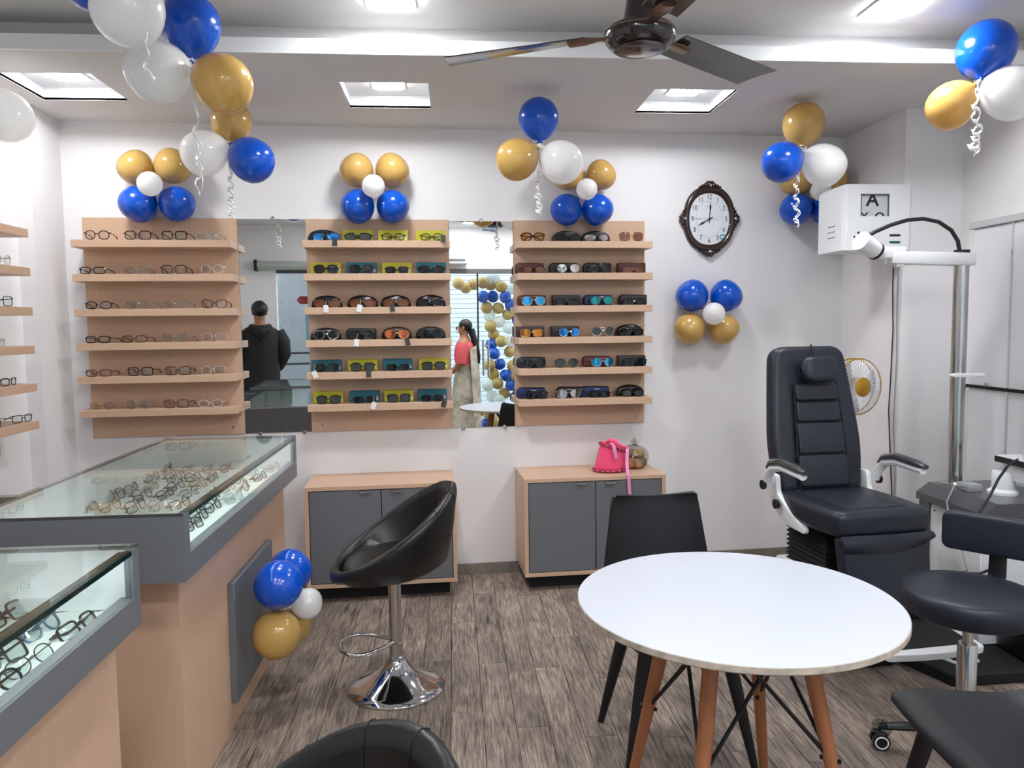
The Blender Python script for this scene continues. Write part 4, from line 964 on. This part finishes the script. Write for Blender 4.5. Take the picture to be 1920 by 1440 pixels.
for a in (-84, 36, 156):
    R = Matrix.Rotation(radians(a), 4, 'Z')
    bl = []
    for i in range(9):
        u = i/8; x = .165+.495*u; w = .056+.014*u; tl = -radians(13-4*u)
        if i == 8: xs = (.012, -.016)
        row = []
        for k in range(5):
            v = -1+2*k/4; xo = .0 if i < 8 else (-.02*v)
            row.append((x+xo, v*w*cos(tl), .006+v*w*sin(tl)+.004*(1-v*v)-.006*u))
        bl.append(row)
    MB().grid(bl, thick=.004, M=R).build('blade', M_FANB, t, angle=60)
    MB().tube([R @ Vector(p) for p in ((.10, 0, .0), (.13, 0, .004), (.18, 0, .004), (.23, 0, .002))], [.016, .014, .03, .026], 10, flat=.3).build('blade_bracket', M_BRZ, t)

# ================================================================== PINK BAG AND SNACK BAG ON THE RIGHT CABINET
sb, zb = atw(1142, 885, .20); ztop = .085+.56+.001
M_PINK = mat('pink_felt', 'f04a78', .85, bump=.4, bscale=260, sheen=.3); M_PINKD = mat('dark_pink_trim', 'a51d45', .6); M_PINKL = mat('pink_strap', 'e58ab8', .5)
t = wthing('bucket_bag', 'small bright pink bucket bag with studded trim and long strap', 'bag', sb, .22, ztop)
rows = []
for q, (r, z) in enumerate(((.0, .0), (.088, .0), (.092, .012), (.086, .06), (.076, .11), (.066, .145), (.062, .150), (.055, .150), (.05, .12))):
    rows.append([(r*cos(2*pi*k/36)*1.05+z*.12, r*.8*sin(2*pi*k/36), z*(1-.18*cos(2*pi*k/36)*(z > .1))) for k in range(36)])
MB().grid(rows, True).build('body', M_PINK, t, angle=70)
def ring(r, z, rr, nm, m):
    MB().tube([(r*cos(2*pi*k/36)*1.05+z*.12, r*.8*sin(2*pi*k/36), z*(1-.18*cos(2*pi*k/36)*(z > .1))) for k in range(36)], rr, 8, True).build(nm, m, t)
ring(.092, .011, .011, 'trim_band', M_PINKD); ring(.069, .138, .010, 'trim_band', M_PINKD)
for r, z, o in ((.092, .011, .011), (.069, .138, .010)):
    b = MB()
    for k in range(20):
        w = 2*pi*k/20; b.ball(((r+o)*cos(w)*1.05+z*.12, (r+o)*.8*sin(w), z*(1-.18*cos(w)*(z > .1))), .0042, 8, 6)
    st = b.build('stud', M_CHR, t); st['kind'] = 'stuff'
MB().tube([(-.03, -.02, .165), (-.01, -.035, .185), (.015, -.045, .178), (.035, -.06, .16), (.06, -.055, .15), (.088, -.045, .142)], [.012, .022, .026, .02, .017, .013], 10, flat=.6).build('flap', M_PINK, t, angle=80)
MB().tube([(.0, -.055, .18), (.004, -.078, .15), (.012, -.08, .115), (.018, -.08, .085)], [.010, .012, .012, .013], 8, flat=.3).build('tie_end', M_PINKL, t)
sp = [(.088, -.05, .145), (.083, -.075, .12), (.072, -.105, .06), (.067, -.135, .012), (.064, -.166, .0), (.064, -.172, -.03), (.066, -.176, -.08), (.071, -.178, -.12), (.074, -.178, -.16), (.076, -.178, -.21)]
b = MB()
for p, q in zip(sp[:-1], sp[1:]):
    p, q = Vector(p), Vector(q); x = Vector((.0095, 0, 0)); o_ = Vector((0, -.0016, 0)) ; b.add([p-x, p+x, q+x, q-x, p-x+o_, p+x+o_, q+x+o_, q-x+o_], [[0, 1, 2, 3], [7, 6, 5, 4], [0, 4, 5, 1], [1, 5, 6, 2], [2, 6, 7, 3], [3, 7, 4, 0]])
b.build('strap', M_PINKL, t)
sb2, _ = atw(1190, 872, .20)
t = wthing('snack_bag', 'clear plastic bag of buns and snacks behind the pink bag', 'bag', sb2+.01, .16, ztop)
rng = random.Random(9); items = [((-.035, -.02, .034), .036, 'c98a5a'), ((.01, -.03, .03), .032, 'b98d6a'), ((.04, -.01, .036), .036, '8f7a5e'), ((.0, .02, .036), .038, '7d6650'), ((.03, -.005, .085), .03, 'c9ab55'), ((-.015, 0, .085), .032, '96755a')]
for k, (c, r, cc) in enumerate(items): MB().ball(c, (r, r, r*.9), 12, 8).build('bun', mat('bun_%s' % cc, cc, .6, vary=.3, bscale=40), t)
wb = MB(); wb.ball((0, 0, .07), (.085, .065, .07), 20, 14); wb.v = [(x+rng.uniform(-.007, .007), y+rng.uniform(-.006, .006), max(.001, z+rng.uniform(-.006, .006))) for x, y, z in wb.v]
wb.build('plastic_film', glass('snack_film', 'e6e6e0', 2.5, 1.5, .08), t, angle=25)
wk = MB().tube([(0, 0, .135), (.005, 0, .155), (-.01, .0, .168)], [.02, .012, .022], 9); wk.build('bag_neck', MATS['snack_film'], t, angle=20)

# ================================================================== BALLOONS
def balloon_mesh():
    prof = [(0, -.56), (.06, -.575), (.075, -.56), (.035, -.53), (.05, -.508), (.16, -.462), (.275, -.39), (.375, -.285), (.45, -.15), (.49, .0), (.497, .10), (.482, .22), (.435, .34), (.365, .432), (.265, .505), (.14, .548), (0, .562)]
    pts = []
    return MB().lathe(prof, 28).mesh('balloon', True, 80)
_bme = balloon_mesh(); _bcol = {}
for k_, m_ in BM.items():
    c = _bme.copy(); c.name = 'balloon'; c.materials.append(m_); _bcol[k_] = c
def balloon(parent, colr, centre, knot, dia, stretch=1.0):
    # centre and knot in world space; parent sits unrotated at its location
    d = (centre-knot).normalized(); q = Vector((0, 0, 1)).rotation_difference(d)
    o = put('balloon', _bcol[colr], parent, centre-parent.location-d*.02*dia, q.to_euler()); o.scale = (dia, dia, dia*stretch)
    return o
def ribbon(parent, pts, wid=.006, coil=.014, turns=7, phase=0.0, name='ribbon'):
    # a curled strip hanging along pts (world)
    P = [Vector(p) for p in pts]; n = 110; L = len(P)-1; L_, R_ = [], []; wid *= 1.7
    for i in range(n+1):
        u = i/n; f = u*L; j = min(int(f), L-1); c = P[j].lerp(P[j+1], f-j)
        r = coil*min(1, u*2.2)*(.7+.3*sin(9*u+phase)); w = phase+turns*2*pi*u**1.2
        c = c+Vector((r*cos(w), r*sin(w), .004*sin(3*w)))-parent.location
        t_ = Vector((-sin(w), cos(w), 0)); nrm = Vector((cos(w)*.35, sin(w)*.35, .9)).normalized()
        L_.append(c+nrm*wid/2); R_.append(c-nrm*wid/2)
    return MB().grid([L_, R_], thick=.0005).build(name, M_RIB, parent, angle=180)
def cluster(label, knot, items, group, ribs=(), name='balloon_cluster'):
    k = Vector(knot); t = thing(name, label, 'balloons', k, 0, group)
    for colr, px, py, w, dy in items:
        Y = k.y+dy; c = aty(px, py, Y); dist = (c-EYE).dot(FW); dia = w/FPX*dist
        balloon(t, colr, c, k, dia)
    MB().ball((0, 0, 0), .012, 8, 6).build('knot', M_RIB, t)
    for r in ribs: ribbon(t, [k]+[aty(px, py, k.y-.06+oy) for px, py, oy in r[0]], *r[1:])
    return t
GH = 'balloon clusters hanging from the ceiling'; GF = 'five balloon flowers on the walls and counter'
cluster('nearest hanging balloon cluster at the top edge with a large white balloon', aty(262, -18, 2.52), [('w', 243, 14, 130, -.02), ('b', 180, -34, 112, .05), ('g', 330, -60, 100, .05)], GH,
        [([(264, 40, 0), (278, 70, 0), (272, 110, 0), (285, 152, 0)], .007, .012, 3, .5)])
cluster('blue, white and gold balloon cluster hanging below the fascia at upper left', aty(357, 112, 2.95), [('b', 358, 52, 108, 0), ('w', 299, 133, 113, -.05), ('g', 414, 154, 108, -.06)], GH,
        [([(362, 150, 0), (372, 200, 0), (365, 260, 0), (375, 310, 0), (370, 365, 0)], .006, .011, 5, 0), ([(364, 160, 0), (366, 220, 0), (372, 280, 0), (378, 355, 0)], .006, .014, 4, 2)])
cluster('gold, white and blue balloon cluster hanging above the left shelf display', aty(429, 266, 3.87), [('g', 433, 231, 75, .03), ('w', 386, 286, 84, -.04), ('b', 469, 298, 83, -.04)], GH,
        [([(432, 325, 0), (436, 350, 0), (432, 380, 0), (436, 410, 0)], .007, .017, 5, 0), ([(431, 325, 0), (433, 365, 0), (436, 405, 0)], .007, .015, 6, 2.2)])
cluster('single white balloon at the left edge below the ceiling recess', aty(-30, 165, 3.45), [('w', 8, 214, 94, 0)], GH)
cluster('blue, gold and white balloon cluster hanging above the right shelf display', aty(1012, 273, 3.74), [('b', 1010, 226, 76, .03), ('g', 972, 297, 78, -.04), ('w', 1051, 302, 79, -.05)], GH,
        [([(1013, 320, 0), (1008, 345, 0), (1012, 375, 0), (1010, 405, 0)], .006, .016, 6, 0), ([(1010, 330, 0), (1006, 365, 0), (1013, 400, 0)], .006, .014, 5, 1.5)])
cluster('gold, blue and white balloon cluster hanging right of the clock', aty(1503, 275, 3.86), [('g', 1506, 236, 77, .03), ('b', 1469, 302, 75, -.05), ('w', 1543, 308, 78, -.05)], GH,
        [([(1498, 325, 0), (1490, 350, 0), (1496, 385, 0), (1493, 425, 0)], .006, .015, 6, 0), ([(1497, 340, 0), (1491, 380, 0), (1496, 425, 0)], .006, .014, 6, 2)])
cluster('blue, gold and white balloon cluster at the upper right corner', aty(1836, 152, 3.08), [('b', 1848, 98, 104, .03), ('g', 1787, 195, 87, .10), ('w', 1891, 173, 99, -.03)], GH,
        [([(1829, 190, 0), (1824, 215, 0), (1830, 250, 0), (1820, 290, 0)], .009, .018, 5, 0), ([(1832, 190, 0), (1836, 230, 0), (1828, 270, 0), (1834, 285, 0)], .008, .018, 5, 1.7)])
# flowers flat on the wall: four large balloons round a small white one
def flower(label, c, items):
    s, z = atw(c[0], c[1], .10); k = wp(s, .07, z); t = thing('balloon_flower', label, 'balloons', k, 0, GF)
    for colr, px, py, w in items:
        n = .115 if colr != 'w' else .235
        s1, z1 = atw(px, py, n); p = wp(s1, n, z1); dist = (p-EYE).dot(FW); dia = w/FPX*dist
        balloon(t, colr, p, k, dia, .92)
    MB().ball((0, 0, 0), .012, 8, 6).build('knot', M_RIB, t)
flower('gold and blue balloon flower above the left shelf display', (282, 348), [('g', 256, 316, 66), ('g', 322, 313, 66), ('b', 261, 381, 70), ('b', 330, 381, 66), ('w', 281, 345, 46)])
flower('gold and blue balloon flower above the middle shelf display', (701, 354), [('g', 670, 321, 64), ('g', 734, 321, 64), ('b', 672, 386, 64), ('b', 735, 386, 62), ('w', 700, 349, 43)])
flower('gold and blue balloon flower above the right shelf display', (1095, 360), [('g', 1067, 330, 58), ('g', 1125, 330, 58), ('b', 1063, 392, 60), ('b', 1119, 392, 60), ('w', 1100, 355, 40)])
flower('blue and gold balloon flower on the wall below the clock', (1328, 586), [('b', 1299, 556, 61), ('b', 1360, 556, 61), ('g', 1295, 615, 60), ('g', 1356, 616, 58), ('w', 1338, 588, 42)])
flower('balloon flower in the corner, partly hidden by the chart box', (1525, 365), [('g', 1495, 338, 62), ('g', 1556, 335, 62), ('b', 1494, 391, 60), ('b', 1546, 391, 56), ('w', 1538, 358, 38)])
kx = aty(545, 1128, 3.06); k = Vector((-.815, 3.06, kx.z)); t = thing('balloon_flower', 'blue and gold balloon flower on the grey counter panel', 'balloons', k, 0, GF)
for colr, px, py, w, Y in (('b', 520, 1098, 91, 2.92), ('b', 541, 1073, 82, 3.17), ('g', 517, 1187, 90, 2.92), ('g', 548, 1172, 66, 3.17), ('w', 574, 1131, 57, 3.03)):
    c = aty(px, py, Y); dist = (c-EYE).dot(FW); balloon(t, colr, c, k, w/FPX*dist, .95)
# garland arch outside the glass door (seen in the right mirror)
GY = 10.75
cols = 'ggbbggwwggbbbggwwggbb'
garl = [(917, 522, 'w'), (928, 519, 'w'), (905, 530, 'g'), (919, 534, 'g'), (940, 537, 'g'), (906, 556, 'b'), (924, 557, 'b'), (947, 558, 'b'), (957, 572, 'b'), (912, 576, 'g'), (934, 578, 'g'), (952, 590, 'g'), (918, 592, 'w'), (936, 604, 'w'), (953, 615, 'w'), (920, 612, 'g'), (926, 628, 'g'), (940, 640, 'g'), (955, 660, 'g'), (921, 647, 'b'), (926, 662, 'b'), (936, 683, 'b'), (948, 703, 'b'), (958, 722, 'b'), (918, 685, 'g'), (924, 702, 'g'), (932, 718, 'g'), (945, 736, 'g'), (914, 722, 'w'), (922, 742, 'w'), (935, 750, 'w'), (916, 775, 'g'), (926, 790, 'g'), (938, 778, 'w'), (912, 794, 'b'), (898, 770, 'g'), (958, 640, 'w'), (960, 540, 'w'), (962, 685, 'g'), (966, 745, 'b'), (968, 705, 'g'), (970, 600, 'b'), (972, 560, 'g')]
k0 = mirrored(aty(940, 640, GY)); t = thing('balloon_garland', 'balloon garland arch beside the glass door, seen only in the right mirror', 'balloons', k0)
rng = random.Random(11)
for px, py, colr in garl:
    c = mirrored(aty(px, py, GY+rng.uniform(-.08, .08))); kn = c+Vector((rng.uniform(-.1, .1), -.12, rng.uniform(-.1, .1)))
    balloon(t, colr, c, kn, .168)
c0 = mirrored(aty(873, 540, GY+.3)); t2 = thing('balloon_cluster', 'gold balloon cluster outside the glass door, seen in the right mirror', 'balloons', c0, 0, GH)
for dx, dz in ((0, 0), (.11, .05), (-.1, .06)): balloon(t2, 'g', c0+Vector((dx, 0, dz)), c0+Vector((0, -.1, -.02)), .17)

# ================================================================== PEOPLE (seen in the mirrors)
def skin(name, verts, edges, radii, m, parent, sub=2, root=0):
    me = bpy.data.meshes.new(name); me.from_pydata([tuple(v) for v in verts], edges, []); me.update()
    o = bpy.data.objects.new(name, me); COL.objects.link(o)
    o.modifiers.new('skin', 'SKIN'); 
    for i, r in enumerate(radii):
        sv = me.skin_vertices[0].data[i] if me.skin_vertices else None
        if sv: sv.radius = r if isinstance(r, tuple) else (r, r); sv.use_root = (i == root)
    s_ = o.modifiers.new('sub', 'SUBSURF'); s_.levels = sub; s_.render_levels = sub
    me2 = bpy.data.meshes.new_from_object(o.evaluated_get(bpy.context.evaluated_depsgraph_get()))
    bpy.data.objects.remove(o); me2.name = name; me2.materials.clear(); me2.materials.append(m)
    me2.polygons.foreach_set('use_smooth', [True]*len(me2.polygons))
    return put(name, me2, parent)
M_SKIN = mat('skin_tone', '9a6a4e', .5); M_HAIR = mat('black_hair', '0c0b0b', .45); M_HOOD = mat('black_hoodie', '121316', .8, bump=.2, bscale=60)
M_SARI = mat('cream_sari', 'cfc7b4', .7, vary=.55, bscale=9); M_BLOUSE = mat('coral_blouse', 'd2565e', .7); M_TROUS = mat('dark_trousers', '14151a', .8)
def person(label, loc, rz, H, trouser, shirt, arms):
    t = thing('person', label, 'person', loc, rz); k = H/1.75
    V = [(0, 0, .95), (0, .0, 1.12), (0, -.01, 1.30), (0, 0, 1.44), (0, -.005, 1.53), (0, -.02, 1.60), (0, -.015, 1.70)]
    E_ = [(0, 1), (1, 2), (2, 3), (3, 4), (4, 5), (5, 6)]; R = [(.155, .115), (.14, .105), (.165, .12), (.11, .085), .052, (.075, .088), (.07, .082)]
    def add(ch, rs, at):
        prev = at
        for p, r in zip(ch, rs): V.append(p); R.append(r); E_.append((prev, len(V)-1)); prev = len(V)-1
        return prev
    for s_ in (-1, 1):
        add([(s_*.10, 0, .86), (s_*.105, -.01, .50), (s_*.11, .01, .10), (s_*.115, -.06, .045), (s_*.12, -.15, .035)], [.088, .058, .040, .042, .03], 0)
        w = add([(s_*.17, 0, 1.42)] + [(s_*x, y, z) for x, y, z in arms], [.062, .048, .038, .028], 3)
        hx, hy, hz = V[w]; pv = Vector(V[w])-Vector(V[w-1]); pv.normalize()
        V[w] = tuple(Vector(V[w])); palm = add([tuple(Vector(V[w])+pv*.07)], [.030], w)
        side = pv.cross(Vector((0, 1, .2))).normalized()
        for q, l in ((-.024, .06), (-.008, .072), (.008, .07), (.024, .055)):
            b_ = Vector(V[palm])+side*q+pv*.02; add([tuple(b_), tuple(b_+pv*l*.5+Vector((0, -.006, 0))), tuple(b_+pv*l+Vector((0, -.018, 0)))], [.009, .0085, .007], palm)
        b_ = Vector(V[w])+side*(-.028)+pv*.03; add([tuple(b_), tuple(b_+pv*.035-side*.018)], [.010, .008], w)
    V = [tuple(c*k for c in v) for v in V]; R = [tuple(x*k for x in r) if isinstance(r, tuple) else r*k for r in R]
    skin('body', V, E_, R, M_SKIN, t)
    fb = MB()                                                    # face: eyes, nose, mouth, ears
    for s_ in (-1, 1):
        fb.ball((s_*.030*k, -.098*k, 1.655*k), (.012, .008, .007), 10, 6)
    fb.build('eyes', M_BLKP, t)
    MB().tube([(0, -.098*k, 1.66*k), (0, -.118*k, 1.625*k), (0, -.102*k, 1.615*k)], [.008, .014, .010], 8).build('nose', M_SKIN, t)
    MB().tube([(-.024*k, -.098*k, 1.585*k), (0, -.106*k, 1.583*k), (.024*k, -.098*k, 1.585*k)], [.004, .008, .004], 8).build('mouth', mat('lips', '8a4a42', .5), t)
    for s_ in (-1, 1): MB().ball((s_*.078*k, .0, 1.64*k), (.010, .018, .028), 10, 8).build('ear', M_SKIN, t)
    return t, k
# man in a black hoodie, back to the wall
pm_ = mirrored(aty(487, 590, 9.35)); 
t, k = person('person in a black hoodie with short black hair, seen from behind in the mirror', (pm_.x, pm_.y, 0), radians(-12), 1.80, None, None, [(.22, .03, 1.16), (.17, -.13, .98), (.15, -.17, .95)])
def shell(name, m, rows, parent, k=1, thick=.006, ang=80): return MB().grid([[Vector(p)*k for p in r] for r in rows], True, thick=thick).build(name, m, parent, angle=ang)
def oval_rows(spec, n=28): return [[(cx_+rx*cos(2*pi*i/n), cy_+ry*sin(2*pi*i/n), z) for i in range(n)] for z, rx, ry, cx_, cy_ in spec]
shell('hoodie', M_HOOD, oval_rows([(.82, .205, .16, 0, 0), (.90, .21, .165, 0, 0), (1.05, .205, .16, 0, 0), (1.25, .225, .165, 0, 0), (1.36, .235, .155, 0, 0), (1.43, .215, .13, 0, 0), (1.47, .16, .11, 0, .0), (1.50, .09, .09, 0, 0)]), t, k)
for s_ in (-1, 1): MB().tube([Vector(p)*k for p in ((s_*.19, 0, 1.42), (s_*.245, .02, 1.30), (s_*.255, .03, 1.16), (s_*.205, -.10, 1.02), (s_*.185, -.15, .975))], [.085, .092, .082, .068, .05], 14).build('sleeve', M_HOOD, t, angle=80)
MB().tube([Vector(p)*k for p in ((-.10, .03, 1.485), (-.06, .13, 1.45), (0, .165, 1.40), (.06, .13, 1.45), (.10, .03, 1.485))], [.035, .055, .075, .055, .035], 12).build('hood', M_HOOD, t, angle=80)
for s_ in (-1, 1): MB().tube([Vector(p)*k for p in ((s_*.095, 0, .93), (s_*.105, -.01, .50), (s_*.11, .01, .08))], [.12, .088, .068], 14).build('trouser_leg', M_TROUS, t)
for s_ in (-1, 1): MB().ball((s_*.118*k, -.06, .045), (.048, .13, .045), 14, 8).build('shoe', M_BLKP, t)
hb = MB(); hb.ball((0, .012*k, 1.685*k), (.092*k, .108*k, .092*k), 22, 14); rng = random.Random(2)
hb.v = [(x*(1+rng.uniform(-.04, .06)), y*(1+rng.uniform(-.04, .06)), z+rng.uniform(-.006, .012)) for x, y, z in hb.v if True]
hb.v = [(x, (y if y > -.06 or z > 1.68*k else -.02), z) for x, y, z in hb.v]
hb.build('hair', M_HAIR, t, angle=80)
# woman in a sari, in profile
pw_ = mirrored(aty(871, 640, 9.75))
t, k = person('person in a cream sari and coral blouse with a long braid, seen in the mirror', (pw_.x, pw_.y, 0), radians(-72), 1.58, None, None, [(.20, -.02, 1.16), (.18, -.16, 1.02), (.13, -.24, 1.04)])
shell('blouse', M_BLOUSE, oval_rows([(1.10, .165, .125, 0, 0), (1.25, .185, .145, 0, -.01), (1.36, .195, .14, 0, 0), (1.43, .17, .115, 0, 0), (1.47, .10, .085, 0, 0)]), t, k)
for s_ in (-1, 1): MB().tube([Vector(p)*k for p in ((s_*.16, 0, 1.41), (s_*.205, -.005, 1.30), (s_*.21, -.015, 1.15))], [.075, .072, .062], 12).build('sleeve', M_BLOUSE, t, angle=80)
rows = []
for z, rx, ry in ((.02, .25, .24), (.25, .235, .22), (.55, .215, .195), (.80, .205, .175), (.95, .19, .155), (1.08, .168, .13), (1.16, .165, .13)):
    rows.append([((rx+.012*sin(9*2*pi*i/40)*(1.2-z))*cos(2*pi*i/40), (ry+.012*sin(9*2*pi*i/40)*(1.2-z))*sin(2*pi*i/40), z) for i in range(40)])
shell('sari', M_SARI, rows, t, k)
rows = []
for i in range(13):
    u = i/12; z = 1.44-.95*u; rows.append([Vector(p)*k for p in ((.17-.10*u, .12+.05*u, z+.02), (.06-.03*u, .175+.045*u, z), (-.06-.07*u, .165+.05*u, z-.05), (-.15-.08*u, .10+.06*u, z-.10))])
MB().grid(rows, thick=.006).build('sari_drape', M_SARI, t, angle=80)
MB().ball((0, .018*k, 1.675*k), (.086*k, .098*k, .094*k), 20, 12).build('hair', M_HAIR, t, angle=80)
MB().tube([Vector(p)*k for p in ((0, .09, 1.62), (0, .125, 1.52), (.0, .165, 1.38), (0, .19, 1.24), (0, .20, 1.14))], [.05, .042, .038, .032, .016], 10).build('braid', M_HAIR, t, angle=80)

# ================================================================== BEYOND THE GLASS AND FRONT WALL FITTINGS
pac = (mirrored(aty(845, 470, 9.9)), mirrored(aty(873, 470, 9.9)))
t = thing('air_conditioner', 'white wall unit above the glass door, seen in the right mirror', 'air conditioner', (.60, FY, 2.29))
MB().box(-.42, .21, 0, .19, .02, .30, .02, 3).build('housing', M_WHITEM, t)
MB().box(-.38, .17, .17, .193, .05, .085).build('louvre', M_DGREY, t, smooth=False)
t = thing('shutter_tube', 'pale roller tube under the front header, seen in the left mirror', 'roller', (-1.35, FY+.07, 2.29))
MB().cyl((-.50, 0, 0), (.62, 0, 0), .055, 20).build('tube', mat('pale_green_metal', 'a9b3ac', .4), t)
for x in (-.51, .61): MB().box(x-.01, x+.03, -.06, .06, -.07, .07, .01, 2).build('bracket', M_BLKP, t)
t = thing('roller_shutter', 'white slatted roller shutter across the street, seen through the glass door', 'shutter', (.9, -4.9, -.06))
b = MB()
for k in range(34): b.box(-1.7, 1.7, 0, .022, .02+.085*k, .10+.085*k, .008, 1)
o = b.build('slats', mat('shutter_white', 'd6d9df', .5), t); o['kind'] = 'stuff'
for x in (-1.75, 1.72): MB().box(x, x+.05, -.01, .05, 0, 2.95).build('guide_rail', M_DGREY, t, smooth=False)
t = thing('street_railing', 'black street railing with a red post, seen through the front window', 'railing', (-1.6, -2.6, -.06))
MB().box(.32, .40, -.04, .04, 0, 1.25, .01, 2).build('post', mat('red_paint', 'b3283a', .5), t)
MB().box(-1.5, -1.44, -.03, .03, 0, 1.25).build('post', M_BLKP, t, smooth=False)
for z in (.45, .72, .80, 1.04, 1.2): MB().cyl((-1.5, 0, z), (1.6, 0, z), .016, 8).build('rail', M_BLKP, t)
t = thing('shop_poster', 'pale blue poster on the front window, seen in the left mirror', 'poster', (-1.18, FY-.035, 1.30))
MB().box(-.10, .10, -.001, .001, 0, .45).build('sheet', mat('poster_blue', '8fb9d6', .5), t, smooth=False)
MB().prism(ell(.055, .055, 24), .0012, .002, M=Matrix.Translation((.0, 0, .20)) @ Matrix.Rotation(pi, 4, 'Z') @ FRONT).build('printed_ring', mat('poster_dark', '3a5a78', .5), t, smooth=False)
t = thing('red_sign', 'small red hexagonal sign on the front window, seen in the left mirror', 'sign', (-1.25, FY-.035, 1.86))
MB().prism([(.13, 0), (.09, .05), (-.09, .05), (-.13, 0), (-.09, -.05), (.09, -.05)], 0, .003, M=Matrix.Rotation(pi, 4, 'Z') @ FRONT).build('plate', mat('sign_red', 'a02c3c', .5), t, smooth=False)
